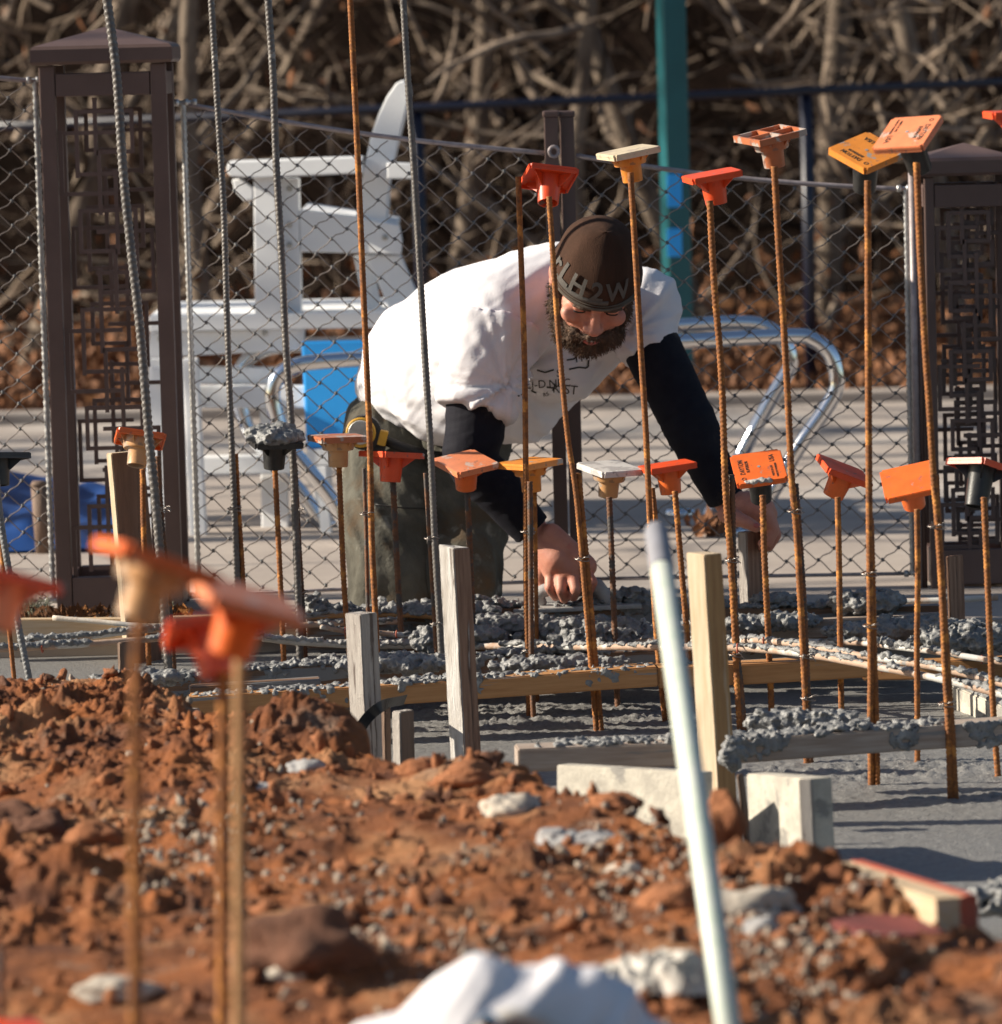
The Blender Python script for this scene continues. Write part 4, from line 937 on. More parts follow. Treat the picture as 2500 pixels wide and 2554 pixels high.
def stake(top, bot, wl, wr, D, m, label, mr=None, topcut=.0, extra=None):
    """top/bot: photo px of the near vertical edge; wl, wr = width in px of its left and right face"""
    t, b = at(*top, D), at(*bot, D); b = b + (b - t).normalized() * .10; s = D / FPX; l = wl * s; r_ = wr * s
    lv = Vector((-l, l * 1.0, 0)); rv = Vector((r_, r_ * .9, 0))
    bm = bmesh.new(); ax = (t - b).normalized(); n = 14; rings = []
    for i in range(n + 1):
        q = b.lerp(t, i / n); g = .0004
        rings.append([bm.verts.new(q + o + Vector((rnd(-g, g), rnd(-g, g), 0))) for o in (Vector((0, 0, 0)), rv, rv + lv, lv)])
    for a, c in zip(rings, rings[1:]):
        for i in range(4): bm.faces.new((a[i], a[(i + 1) % 4], c[(i + 1) % 4], c[i]))
    rings[-1][3].co.z += topcut; rings[-1][1].co.z -= topcut * .3
    bm.faces.new(rings[-1]); bm.faces.new(rings[0][::-1])
    bmesh.ops.recalc_face_normals(bm, faces=bm.faces[:])
    ed = [e for e in bm.edges if len(e.link_faces) == 2 and e.calc_face_angle(0) > .9]
    bmesh.ops.bevel(bm, geom=ed, offset=.0018, segments=2, affect='EDGES')
    me = b2m(bm); me.materials.append(m)
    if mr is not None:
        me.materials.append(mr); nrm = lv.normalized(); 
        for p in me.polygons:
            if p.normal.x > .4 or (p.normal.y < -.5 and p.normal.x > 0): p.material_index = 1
    return tag(link('stake', me, None, base=b, smooth=False), label, 'stake', 'wooden stakes')
random.seed(3)
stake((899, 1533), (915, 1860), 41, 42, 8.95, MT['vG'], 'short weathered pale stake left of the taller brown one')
stake((1131, 1368), (1160, 1890), 38, 42, 8.85, MT['vW'], 'tall stake with whitish left face and brown right face', MT['vB'], .006)  # whitish colour on the left face, brown on the right
stake((1757, 1384), (1796, 2010), 45, 47, 8.25, MT['vL'], 'tallest clean orange stake right of the shovel handle', MT['vO'], .002)  # left face coloured as sunlit, right face as shaded
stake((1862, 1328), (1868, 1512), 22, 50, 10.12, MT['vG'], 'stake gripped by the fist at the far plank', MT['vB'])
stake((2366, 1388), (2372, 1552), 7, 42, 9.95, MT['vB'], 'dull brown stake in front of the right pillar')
stake((278, 1131), (314, 1548), 15, 78, 9.98, MT['vL'], 'thick cracked stake before the left pillar with one bright edge', MT['vD'])  # pale left face has the sunlight painted in
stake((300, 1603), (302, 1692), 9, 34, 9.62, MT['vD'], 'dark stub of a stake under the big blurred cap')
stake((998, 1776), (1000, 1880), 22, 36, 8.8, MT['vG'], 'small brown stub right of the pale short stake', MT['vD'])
stake((1842, 1932), (1862, 2090), 6, 16, 8.05, MT['vD'], 'narrow dark strip added as shade in the gap between the tall stake and pale panel')  # no real stake: dark strip stands for the shaded gap
stake((960, 1766), (962, 1876), 10, 16, 8.86, MT['vD'], 'dark splinter behind the black strap')
def strap():
    P = smoothpath([at(888, 1862, 8.84), at(895, 1825, 8.84), at(922, 1785, 8.83), at(960, 1758, 8.84), at(1012, 1745, 9.0)], 8); mb = []
    v = []; f = []; fr = frames(P)
    for p, (t, n, b) in zip(P, fr):
        n2 = t.cross(Vector((0, 1, 0))).normalized()
        w = .010; th = .0012
        for a, c in ((-1, -1), (1, -1), (1, 1), (-1, 1)): v.append(p + n2 * w * a + Vector((0, 1, 0)) * th * c)
    for i in range(len(P) - 1):
        for k in range(4): f.append((i * 4 + k, i * 4 + (k + 1) % 4, i * 4 + 4 + (k + 1) % 4, i * 4 + 4 + k))
    f.append((0, 1, 2, 3)); f.append(tuple(len(v) - 4 + k for k in (3, 2, 1, 0)))
    tag(link('strap', pyd(v, f), MT['blackp'], base=P[0], smooth=False), 'glossy black strap looped round the short pale stake', 'strap')
strap()
def poly_block(front, D0, D1, m, label, cat, name, shift=(0, 0), bev=.003):
    bm = bmesh.new(); prism_px(bm, front, D0, D1)
    bmesh.ops.recalc_face_normals(bm, faces=bm.faces[:]); bmesh.ops.bevel(bm, geom=bm.edges[:], offset=bev, segments=2, affect='EDGES')
    me = b2m(bm); return tag(link(name, me, m, base=at(*front[-1], D0), smooth=False), label, cat)
def quad_panel(tl, tr, br, bl, Dl, Dr, th, m, label, name='plywood_form'):
    """upright panel seen at an angle: its left and right ends stand at different depths"""
    A = [at(*tl, Dl), at(*tr, Dr), at(*br, Dr), at(*bl, Dl)]; n = (A[1] - A[0]).cross(A[3] - A[0]).normalized()
    if n.y < 0: n = -n
    bm = bmesh.new(); f = [bm.verts.new(a) for a in A]; g = [bm.verts.new(a + n * th) for a in A]; bm.faces.new(f); bm.faces.new(g[::-1])
    for i in range(4): j = (i + 1) % 4; bm.faces.new((f[i], g[i], g[j], f[j]))
    bmesh.ops.recalc_face_normals(bm, faces=bm.faces[:]); bmesh.ops.bevel(bm, geom=bm.edges[:], offset=.002, segments=2, affect='EDGES')
    me = b2m(bm); return tag(link(name, me, m, base=A[3], smooth=False), label, 'plywood form', 'pale plywood forms')
quad_panel((1388, 1908), (1745, 1928), (1745, 2130), (1388, 2090), 8.12, 7.86, .03, MT['panel'], 'cream cement coated panel left of the tallest stake')
quad_panel((1862, 1930), (2022, 1943), (2032, 2150), (1872, 2140), 8.0, 7.70, .035, MT['panel'], 'square pale panel with a split edge right of the tallest stake')
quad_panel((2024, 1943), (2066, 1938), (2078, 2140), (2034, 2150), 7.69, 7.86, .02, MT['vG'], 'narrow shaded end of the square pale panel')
def redblock():
    a = at(2055, 2160, 6.60); b = at(2335, 2250, 6.10); h = .038 * 1.0; d = (b - a); L = d.length; ux = d.normalized(); uy = Vector((-ux.y, ux.x, 0)).normalized(); uz = ux.cross(uy)
    if uy.y < 0: uy = -uy; uz = -uz
    rot = Matrix((ux, uy, ux.cross(uy))).transposed(); w = .055; c = (a + b) / 2 + uy * w / 2 - Vector((0, 0, .016))
    r = empty('lumber_block', c, 'pale lumber block with red painted top corner lying on the clay', 'lumber block')
    bm = bmesh.new(); box(bm, (0, 0, 0), (L, w, .040), bev=.0015); me = b2m(bm); me.materials.append(MT['woodL']); o = bpy.data.objects.new('block', me); COL.objects.link(o); o.parent = r; o.rotation_euler = rot.to_euler()
    bm = bmesh.new(); box(bm, (0, w * .33, .0207), (L * .995, w * .28, .0012)); box(bm, (L / 2 + .0006, w * .27, 0), (.0012, w * .4, .0405)); me = b2m(bm); me.materials.append(MT['red']); o = bpy.data.objects.new('red_paint', me); COL.objects.link(o); o.parent = r; o.rotation_euler = rot.to_euler()
redblock()

# ---------------------------------------------------------------- horizontal cream bars
def hbar(pts, Ds, w, m, label, crust=.0, ties=()):
    P = smoothpath([at(x, y, Ds[0] + (Ds[1] - Ds[0]) * i / (len(pts) - 1)) for i, (x, y) in enumerate(pts)], 8); rad = w / 2 * Ds[0] / FPX
    r = empty('horizontal_bar', P[0], label, 'bar', 'horizontal reinforcing bars')
    link('rod', MB().tube(P, [rad * (1 + .04 * math.sin(i * 1.7)) for i in range(len(P))], 12).mesh(), m, r)
    if crust:
        Q = [p + Vector((0, 0, rad * .5)) for p in P]
        link('concrete_crust', crust_strip(Q, rad * 1.8, rad * 1.2, int(pts[0][0]) + 5, int(750 * crust), (.003, .0075)), MT['crustdry' if m is MT['barw'] else 'crust'], r); tag(r.children[-1], kind='stuff')
    for (tx, ty) in ties:
        q = at(tx, ty, Ds[0] + (Ds[1] - Ds[0]) * (tx - pts[0][0]) / (pts[-1][0] - pts[0][0])); mb = MB()
        mb.tube([q + Vector((.001 * math.sin(t), math.sin(t) * rad * 1.25, math.cos(t) * rad * 1.25)) for t in np.linspace(0, 6.283, 14)], .0016, 5); link('red_mark', mb.mesh(), MT['red'], r)
    return r
hbar(Z(1100, 1612, 1300, 1612, 1440, 1614, 1600, 1614, 1850, 1617, 2016, 1633, 2163, 1659, 2351, 1695, 2560, 1748), (9.95, 8.75), 17, MT['bar'], 'long cream bar, lowest of the three crossing right', .45, [(1840, 1617), (2200, 1665)])
hbar(Z(1334, 1598, 1600, 1598, 1813, 1598, 1902, 1598, 2016, 1612, 2163, 1638, 2356, 1669, 2560, 1722), (9.98, 8.85), 16, MT['bar'], 'middle cream bar of the three crossing right', .5, [(1905, 1600), (2030, 1613), (2385, 1677)])
hbar(Z(2000, 1600, 2163, 1605, 2233, 1614, 2356, 1629, 2560, 1662), (9.9, 9.4), 15, MT['bar'], 'top cream bar of the three crossing right', .5, [(2450, 1645)])
hbar(Z(655, 1592, 734, 1601, 857, 1608, 960, 1611, 1100, 1610), (9.85, 9.9), 17, MT['barw'], 'whitish caked bar passing behind the short pale stake', 1.0)
hbar(Z(700, 1562, 857, 1554, 1000, 1550), (9.93, 9.95), 15, MT['bar'], 'cream bar just above the whitish caked bar', .3)
hbar(Z(752, 1538, 857, 1535, 1000, 1533, 1100, 1540), (10.0, 10.0), 15, MT['woodO'], 'orange toned thin bar under the far wet plank', .4)
hbar(Z(800, 1562, 857, 1573, 945, 1579, 1050, 1588), (9.82, 9.86), 14, MT['bar'], 'short bar with red paint marks left of the brown faced stake', .2, [(862, 1574), (990, 1582)])
hbar(Z(132, 1541, 240, 1550, 348, 1560, 470, 1563), (9.96, 9.9), 13, MT['barw'], 'clean whitish rod lying at the left pillar foot', 0)
hbar(Z(50, 1602, 200, 1590, 321, 1576, 420, 1570, 600, 1566), (9.80, 9.85), 15, MT['bar'], 'cement caked bar at left, upper of two', 1.3)
hbar(Z(-40, 1622, 64, 1616, 200, 1608, 321, 1598, 470, 1590, 655, 1588), (9.72, 9.80), 16, MT['bar'], 'cement caked bar at left, lower of two', 1.3, [(106, 1617)])
hbar(Z(2240, 1500, 2350, 1497, 2490, 1490), (10.2, 10.15), 15, MT['bar'], 'brown round rod behind the right stakes', 0)
# heaps of wet concrete
def clump(px, py, D, rx, ry, rz, n, label, seed, rs=(.004, .012), m='crust'):
    me = clump_mesh(at(px, py, D), rx, ry, rz, n, rs, seed); me.shade_smooth()
    tag(link('concrete_clump', me, MT[m], base=at(px, py, D)), label, 'wet concrete', 'wet concrete clumps')
clump(1500, 1590, 9.86, .10, .05, .042, 620, 'largest wet concrete heap round the bar below the hand', 1)
clump(1440, 1570, 9.93, .07, .03, .025, 240, 'concrete heap left of the largest one, below the fingers', 2)
clump(1590, 1585, 9.92, .07, .03, .022, 240, 'concrete heap right of the largest one', 3)
clump(1270, 1560, 9.97, .10, .03, .022, 300, 'concrete mass on the planks under the sleeve', 4)
clump(1080, 1595, 9.76, .045, .03, .024, 200, 'concrete lump gripping the base of the pale grey bar', 5)
clump(1150, 1585, 9.9, .08, .03, .02, 220, 'spread of concrete right of the tall brown faced stake', 6)
clump(2160, 1500, 10.02, .075, .04, .022, 280, 'dark concrete heap on the far plank, right', 7)
clump(2260, 1570, 9.85, .16, .03, .02, 420, 'long ridge of concrete behind the crossing bars', 8)
clump(2440, 1590, 9.7, .13, .05, .03, 420, 'concrete mass at the right edge below the sand', 9)
clump(1930, 1550, 9.95, .10, .03, .014, 200, 'low concrete smear behind the tied bars', 10)
clump(1935, 1495, 10.08, .04, .02, .008, 70, 'small concrete lumps at the foot of the gripped stake', 11)
clump(1826, 1880, 8.2, .014, .012, .026, 60, 'dark round blob stuck on the tallest stake', 12)
clump(2000, 1800, 8.62, .10, .03, .018, 260, 'ridge of concrete behind the front right plank', 13)
clump(1100, 1520, 10.04, .12, .02, .013, 180, 'ragged concrete line at the knees of the man', 14)
clump(340, 1690, 9.5, .09, .03, .012, 160, 'dark concrete dribble by the dark stub', 15)
clump(1000, 1655, 9.55, .12, .04, .014, 260, 'concrete smear behind the orange plank, left part', 16)
clump(1400, 1655, 9.55, .14, .03, .012, 260, 'concrete smear behind the orange plank, middle part', 17)
clump(2480, 2245, 7.2, .05, .05, .02, 120, 'dark wet lump at the slab edge lower right', 18)

# ---------------------------------------------------------------- shovel
pl_a, pl_b = at(1835, 2150, 6.75), at(2260, 2335, 6.0)
def stained():
    d = pl_b - pl_a; L = d.length; ux = d.normalized(); uy = Vector((-ux.y, ux.x, 0)).normalized(); uz = ux.cross(uy); c = (pl_a + pl_b) / 2 + Vector((0, 0, -.016)); bm = bmesh.new()
    box(bm, (0, 0, 0), (L, .10, .036)); bmesh.ops.subdivide_edges(bm, edges=bm.edges[:], cuts=6, use_grid_fill=True)
    for v in bm.verts: v.co += Vector((0, .006 * mnoise.noise(v.co * 20), .005 * mnoise.noise(v.co * 14 + Vector((5, 0, 0)))))
    bmesh.ops.transform(bm, matrix=Matrix.Translation(c) @ Matrix((ux, uy, uz)).transposed().to_4x4(), verts=bm.verts[:]); tag(link('plank', b2m(bm), MT['maroon'], base=c, smooth=False), 'dark red stained plank half buried beside the pale lumber block', 'plank')
stained()
def shovel():
    a, b = at(1636, 1318, 6.75), at(1816, 2554, 5.5); d = (b - a).normalized(); b = b + d * .06
    r = empty('shovel_handle', b, 'long pale fiberglass shovel handle with grey grip standing in the clay', 'shovel')
    rr = 29 * 6.7 / FPX; sp = a + d * .135
    link('grip', MB().tube([a, a + d * .004, a + d * .012, sp - d * .004, sp], [rr * .55, rr * .85, rr * 1.04, rr * 1.08, rr * 1.02], 20).mesh(), MT['grip'], r)
    link('shaft', MB().tube([sp + d * .0005, sp.lerp(b, .5), b], [rr * 1.0, rr * .98, rr * .94], 20).mesh(), MT['handle'], r)
shovel()

# ---------------------------------------------------------------- stones and clods
def rock_mesh(r, seed, fx=(1, 1, .8), sub=4, amp=.35):
    bm = bmesh.new(); q = bmesh.ops.create_icosphere(bm, subdivisions=sub, radius=1); o = Vector((seed * 9.7, seed, 0))
    for v in q['verts']:
        p = v.co.copy(); s = 1 + amp * mnoise.noise(p * 1.3 + o) + amp * .5 * mnoise.noise(p * 3 + o) + amp * .3 * mnoise.noise(p * 8 + o); v.co = Vector((p.x * fx[0], p.y * fx[1], p.z * fx[2])) * r * s
    return b2m(bm)
def rock(px, py, r, m, label, seed, fx=(1, 1, .8), name='stone', cat='stone', D=None, amp=.35):
    if D is None:
        d = ray(px, py)
        for t in np.linspace(9.3, 5.0, 300)[::-1]:
            p = Vector((0, 0, ZC)) + d * (t / d.y)
            if p.z <= float(dirt_z(p.x, p.y, False)): break
        D = p.y
    p = at(px, py, D); me = rock_mesh(r, seed, fx, 4, amp); me.transform(Euler((seed, seed * 2, seed * 3)).to_matrix().to_4x4() if fx[0] == fx[1] else Matrix.Identity(4)); me.transform(Matrix.Translation(p)); tag(link(name, me, MT[m], base=p), label, cat, 'stones and clods on the clay')
rock(1275, 2020, .032, 'stone', 'pale square stone on the clay below the short plank', 1, (1.3, 1, .75), D=6.98)
rock(1800, 2075, .045, 'clod', 'reddish upright clod leaning on the tallest stake', 2, (.8, .7, 1.2), name='clod', cat='clod', D=6.72)
rock(755, 2385, .062, 'clodd', 'large dark clod in the lower middle left', 3, (1.35, 1, .85), name='clod', cat='clod')
rock(720, 2432, .020, 'stone', 'cream pebble in front of the large dark clod', 4, (1.3, .8, .7))
rock(1690, 2265, .038, 'clod', 'orange brown clod left of the shovel handle low down', 5, (1.2, 1, .9), name='clod', cat='clod')
rock(1395, 2100, .024, 'stoneg', 'grey stone on the clay slope right of the middle', 6, (1.4, 1, .8))
rock(1480, 2105, .022, 'stoneg', 'second grey stone beside its slightly larger twin', 7, (1.5, 1, .7))
rock(1870, 2280, .045, 'stone', 'pale angular stone right of the shovel handle', 8, (1.4, 1, .8))
rock(1900, 2330, .022, 'stoneg', 'small grey stone below the pale angular one', 9)
rock(770, 1918, .022, 'stoneg', 'light grey stone near the clay crest', 10, (1.5, 1, .7))
rock(645, 1970, .016, 'stoneg', 'small grey stone on the bare orange clay', 11, (1.5, 1, .6))
rock(250, 1910, .018, 'clod', 'small clod on the left clay slope', 12, name='clod', cat='clod')
rock(100, 2090, .040, 'clodd', 'brown clod at the left edge halfway down', 13, (1.2, 1, .9), name='clod', cat='clod')
rock(20, 2085, .045, 'clodd', 'dark clod cut by the left edge', 14, (1.2, 1, .9), name='clod', cat='clod')
rock(240, 2095, .032, 'clod', 'brown crumbly clod right of the dark ones at left', 15, (1.3, 1, .8), name='clod', cat='clod')
rock(290, 2470, .028, 'stone', 'pale flat stone at the lower left', 16, (1.7, 1, .6))
rock(2480, 2300, .045, 'stone', 'pale rock cut by the right edge', 17, (1, 1, .9))
rock(1175, 1945, .040, 'clod', 'rough clay lump on the crest left of the front plank', 18, (1.5, .9, .6), name='clod', cat='clod', D=7.35)
rock(1530, 2010, .03, 'clod', 'clay lump on the slope left of the tallest stake', 19, (1.3, 1, .6), name='clod', cat='clod')
rock(1060, 1925, .028, 'clod', 'rounded clay lump in front of the brown faced stake', 20, (1.4, 1, .7), name='clod', cat='clod', D=7.45)
rock(2230, 2400, .03, 'clod', 'reddish clod below the pale lumber block', 21, (1.3, 1, .8), name='clod', cat='clod')
rock(500, 2010, .014, 'stoneg', 'tiny grey stone between the near bars', 22)
rock(1560, 2180, .02, 'stone', 'pale stone among the gravel left of the handle', 23, (1.3, 1, .8))
rock(2010, 2230, .03, 'stone', 'pale pebble left of the lumber block', 24, (1.3, 1, .6))
def rubble():
    random.seed(8)
    for (n, m, lab, rs, pw) in ((2600, 'clod', 'loose crumbs of red clay strewn over the ground', (.0015, .014), 5), (2600, 'grit', 'pale grit and pebbles strewn over the clay', (.0014, .007), 3.5), (700, 'clodd', 'dark crumbs of earth strewn over the clay', (.0015, .014), 4)):
        V = []; F = []; src = [rock_mesh(1, 30 + k, (1.3, 1, .7), 2, 1.0) for k in range(8)]; data = [(coords(s), [tuple(p.vertices) for p in s.polygons]) for s in src]
        pts = []
        for k in range(n):
            y = rnd(5.35, 8.9); px = rnd(-150, 2650)
            if m == 'grit':
                cl = random.choice(((1550, 6.6), (1900, 6.0), (1650, 6.4), (560, 6.85), (450, 6.9), (2000, 5.9), (900, 6.3), (1200, 5.9)))
                if random.random() < .7: px = random.gauss(cl[0], 130); y = random.gauss(cl[1], .2)
            pts.append((onD(px, y, 0).x, y))
        zz = dirt_z(np.array([p[0] for p in pts]), np.array([p[1] for p in pts]))
        for (x, y), z in zip(pts, zz):
            if z < -.05: continue
            c, f = random.choice(data); s = rs[0] + (rs[1] - rs[0]) * random.random() ** pw; e = np.array(Euler((rnd(0, 6), rnd(0, 6), rnd(0, 6))).to_matrix())
            o = len(V); V.extend((c @ e.T * s + np.array([x, y, z + s * .4])).tolist()); F.extend([tuple(o + i for i in q) for q in f])
        tag(link('rubble', pyd(V, F), MT[m]), lab, 'rubble', kind='stuff')
rubble()
def rag():
    nx, ny = 60, 34; v = []; f = []; c = at(1600, 2420, 5.75)
    c.z = float(dirt_z(c.x, 5.75, False))
    for j in range(ny):
        for i in range(nx):
            u, w = i / (nx - 1) - .5, j / (ny - 1) - .5; e = max(0, 1 - (abs(u) * 2) ** 4) * max(0, 1 - (abs(w) * 2) ** 3)
            x = u * .17 + .010 * float(vnoise(w * 7, 3)); y = w * .11 + .012 * float(vnoise(u * 9, 8))
            z = e * (.012 + .03 * (u + .3)) + .022 * float(fbm(u * 9, w * 7, 2, 3, ridged=True)) * e + .006
            v.append(c + Vector((x, y, z)))
    for j in range(ny - 1):
        for i in range(nx - 1): a = j * nx + i; f.append((a, a + 1, a + nx + 1, a + nx))
    tag(link('rag', pyd(v, f), MT['cloth'], base=c), 'crumpled dirty white rag on the clay left of the shovel handle', 'rag')
rag()
def sandpile():
    p = at(2500, 1510, 10.7); me = rock_mesh(.16, 77, (1.3, 1, .62), 5, .22); me.transform(Matrix.Translation(p + Vector((.04, .1, -.05)))); tag(link('sand_pile', me, MT['sand'], base=p), 'orange sand pile at the foot of the right pillar', 'sand pile')
sandpile()
def weeds():
    random.seed(31)
    for px, py, lab in ((85, 1520, 'tuft of pale dry weeds left of the left pillar'), (385, 1535, 'tuft of pale weeds at the right foot of the left pillar')):
        mb = MB(); p = at(px, py, 10.45)
        for k in range(80):
            a = rnd(0, 6.28); q = p + Vector((rnd(-.02, .02), rnd(-.02, .02), -.015)); mb.tube(smoothpath([q, q + Vector((math.cos(a) * .015, math.sin(a) * .015, .02)), q + Vector((math.cos(a) * .03, math.sin(a) * .03, rnd(.015, .045)))], 3), .0011, 3)
        tag(link('weed', mb.mesh(), MT['weed'], base=p), lab, 'weed')
    v = []; f = []
    for k in range(500):
        px = rnd(30, 480); p = at(px, rnd(1515, 1545), rnd(10.2, 10.5)); s = rnd(.006, .016); e = Euler((rnd(0, 6), rnd(0, 6), rnd(0, 6))).to_matrix(); o = len(v); p.z = max(p.z, ZD + .004) 
        for q in ((-s, 0, 0), (0, -s * .4, 0), (s, 0, 0), (0, s * .4, .001)): v.append(p + e @ Vector(q))
        f.append((o, o + 1, o + 2, o + 3))
    tag(link('leaf_crumbs', pyd(v, f), MT['litter'], smooth=False), 'brown leaf crumbs along the foot of the left pillar', 'leaves', kind='stuff')
weeds()

# ================================================================ THE KNEELING MAN
def mm(px): return px / 1202.0
HC = at(1485, 690, 9.98)
HS = .98
HR = Euler((0, R(14), 0)).to_matrix() @ Euler((R(47), 0, 0)).to_matrix() @ Euler((0, 0, R(10))).to_matrix()
def hl(x, y, z): return HC + HR @ Vector((x, y, z)) * HS      # head space: x to the camera's right, -y out of the face, z crown
def man():
    Q = at(1050, 1500, 10.4); r = empty('person', (Q.x, Q.y, ZD), 'bearded man in a white t-shirt and brown knit beanie kneeling bent over the forms', 'person')
    A = lambda x, y, D: at(x, y, D)
    shR, elR, wrR = A(1235, 790, 10.16), A(1180, 1150, 10.10), A(1342, 1335, 10.12)
    shL, elL, wrL = A(1600, 765, 10.24), A(1727, 1072, 10.16), A(1818, 1258, 10.16)
    body = []
    c = lambda a, ra, b, rb: body.append(('c', a, ra, b, rb))
    # trunk, hips, legs (inside the clothes)
    c(A(1020, 1000, 10.6), .075, A(1160, 900, 10.5), .13); c(A(1160, 900, 10.5), .13, A(1350, 800, 10.36), .125); c(A(1350, 800, 10.36), .125, A(1420, 760, 10.28), .09)
    c(shR, .060, A(1400, 770, 10.3), .085); c(shL, .052, A(1440, 770, 10.3), .085)
    c(A(985, 1080, 10.62), .08, A(970, 1500, 10.43), .05); c(A(1110, 1090, 10.6), .08, A(1152, 1500, 10.46), .045); c(A(1000, 1000, 10.6), .08, A(1060, 1070, 10.6), .09)
    for x in (970, 1152):
        k = A(x, 1500, 10.43); k.z = ZD + .07; k2 = k + Vector((0, .20, -.01)); c(k, .045, k2, .038); c(k2, .036, k2 + Vector((0, .05, -.02)), .028)
    # neck and head
    c(A(1430, 745, 10.22), .068, hl(0, .035, -.05), .062)
    body.append(('e', hl(0, .012, .03), (.078, .095, .086), HR)); body.append(('e', hl(0, -.030, -.055), (.066, .066, .072), HR))
    body.append(('e', hl(0, -.080, -.098), (.030, .024, .024), HR)); body.append(('e', hl(0, -.078, .012), (.058, .020, .014), HR))
    for s in (-1, 1):
        body.append(('e', hl(s * .043, -.070, -.036), (.024, .022, .019), HR)); body.append(('e', hl(s * .033, -.083, .017), (.021, .010, .008), HR))
        body.append(('e', hl(s * .083, .006, -.018), (.008, .019, .031), HR)); body.append(('e', hl(s * .089, .012, -.006), (.005, .014, .018), HR))
        body.append(('e', hl(s * .033, -.079, -.004), (.016, .012, .0095), HR)); body.append(('e', hl(s * .0125, -.103, -.041), (.0095, .010, .0080), HR))
    c(hl(0, -.088, .004), .0085, hl(0, -.106, -.030), .0115); body.append(('e', hl(0, -.113, -.037), (.0145, .012, .011), HR))
    body.append(('e', hl(0, -.096, -.066), (.024, .012, .008), HR))
    # arms
    c(shR, .050, elR, .040); c(elR, .040, wrR, .029); c(shL, .046, elL, .040); c(elL, .040, wrL, .028)
    # right hand (camera left): back of the hand up, fingers hanging round the trowel handle
    k0 = A(1378, 1425, 10.10); k3 = A(1462, 1412, 10.08)
    c(wrR, .029, A(1392, 1395, 10.09), .032); c(A(1350, 1350, 10.11), .024, k0, .021); c(A(1375, 1335, 10.10), .025, k3, .023); c(A(1392, 1395, 10.09), .028, A(1425, 1422, 10.085), .026)
    for (x1, y1, x2, y2, x3, y3, rr, D) in ((1373, 1434, 1371, 1466, 1386, 1489, .0115, 10.085), (1401, 1440, 1400, 1472, 1408, 1494, .0125, 10.07), (1431, 1438, 1436, 1470, 1431, 1489, .0128, 10.062), (1459, 1424, 1478, 1452, 1468, 1478, .0125, 10.065)):
        rr *= .91; c(A(x1, y1, D + .01), rr * 1.10, A(x2, y2, D - .004), rr); c(A(x2, y2, D - .004), rr, A(x3, y3, D + .012), rr * .85); c(A(x3, y3, D + .012), rr * .85, A(x3 - 3, y3 - 2, D + .035), rr * .78)
    c(A(1362, 1402, 10.12), .018, A(1348, 1442, 10.14), .0135); c(A(1348, 1442, 10.14), .0135, A(1362, 1476, 10.14), .0115)
    # left hand (camera right): fist over the stake, thumb across the front
    c(wrL, .028, A(1868, 1266, 10.13), .034); c(A(1868, 1266, 10.13), .034, A(1898, 1274, 10.12), .031); c(A(1868, 1250, 10.16), .022, A(1915, 1282, 10.15), .021)
    c(A(1812, 1283, 10.11), .0185, A(1842, 1295, 10.075), .0165); c(A(1842, 1295, 10.075), .0150, A(1864, 1303, 10.062), .0135); c(A(1864, 1303, 10.062), .0135, A(1886, 1315, 10.058), .0112)
    for i, (x1, y1, x2, y2, x3, y3) in enumerate(((1912, 1280, 1930, 1322, 1916, 1352), (1917, 1286, 1934, 1334, 1918, 1362), (1912, 1292, 1928, 1338, 1912, 1360), (1902, 1290, 1918, 1330, 1904, 1350))):
        D = 10.105 + i * .024; rr = (.0128, .0132, .0125, .011)[i]
        c(A(x1, y1, D), rr * 1.12, A(x2, y2, D), rr); c(A(x2, y2, D), rr, A(x3, y3, D - .004), rr * .88); c(A(x3, y3, D - .004), rr * .85, A(x3 - 14, y3 + 4, D - .004), rr * .78)
    me = blob_mesh(body, .0032, 3, .4)
    link('body', me, MT['skin'], r)
    # nails
    for p, rx in ((A(1888, 1311, 10.046), R(-20)),):
        bm = bmesh.new(); bmesh.ops.create_icosphere(bm, subdivisions=2, radius=1); bmesh.ops.transform(bm, matrix=Matrix.Translation(p) @ Euler((0, R(25), 0)).to_matrix().to_4x4() @ Matrix.Diagonal((.0068, .003, .0055, 1)), verts=bm.verts[:]); link('thumbnail', b2m(bm), MT['lip'], r)
    # eyes, lids, lips
    for s in (-1, 1):
        bm = bmesh.new(); bmesh.ops.create_icosphere(bm, subdivisions=3, radius=1); bmesh.ops.transform(bm, matrix=Matrix.Translation(hl(s * .033, -.0870, -.0085)) @ HR.to_4x4() @ Matrix.Diagonal((.0125, .0045, .0028, 1)), verts=bm.verts[:]); link('eye', b2m(bm), MT['dark'], r)
        mb = MB(); mb.tube(smoothpath([hl(s * .014, -.099, .0125), hl(s * .030, -.101, .0175), hl(s * .050, -.090, .013)], 5), [.0035] * 4 + [.0042] * 4 + [.003] * 3, 8); link('eyebrow', mb.mesh(), MT['beard'], r)
    mb = MB(); mb.tube(smoothpath([hl(-.024, -.103, -.072), hl(0, -.1115, -.0745), hl(.024, -.103, -.072)], 6), [.002, .003, .004, .005, .0055, .006, .006, .006, .0055, .005, .004, .003, .002], 8); link('lips', mb.mesh(), MT['lip'], r)
    mb = MB(); mb.tube(smoothpath([hl(-.018, -.106, -.0665), hl(0, -.1145, -.0675), hl(.018, -.106, -.0665)], 6), .0022, 6); link('teeth', mb.mesh(), MT['eyew'], r)
    # beard
    pr = []
    e = lambda x, y, z, a, b, cc: pr.append(('e', hl(x, y, z), (a, b, cc), HR))
    e(0, -.076, -.110, .044, .034, .030); e(0, -.060, -.120, .036, .034, .028); e(0, -.099, -.094, .024, .016, .014)
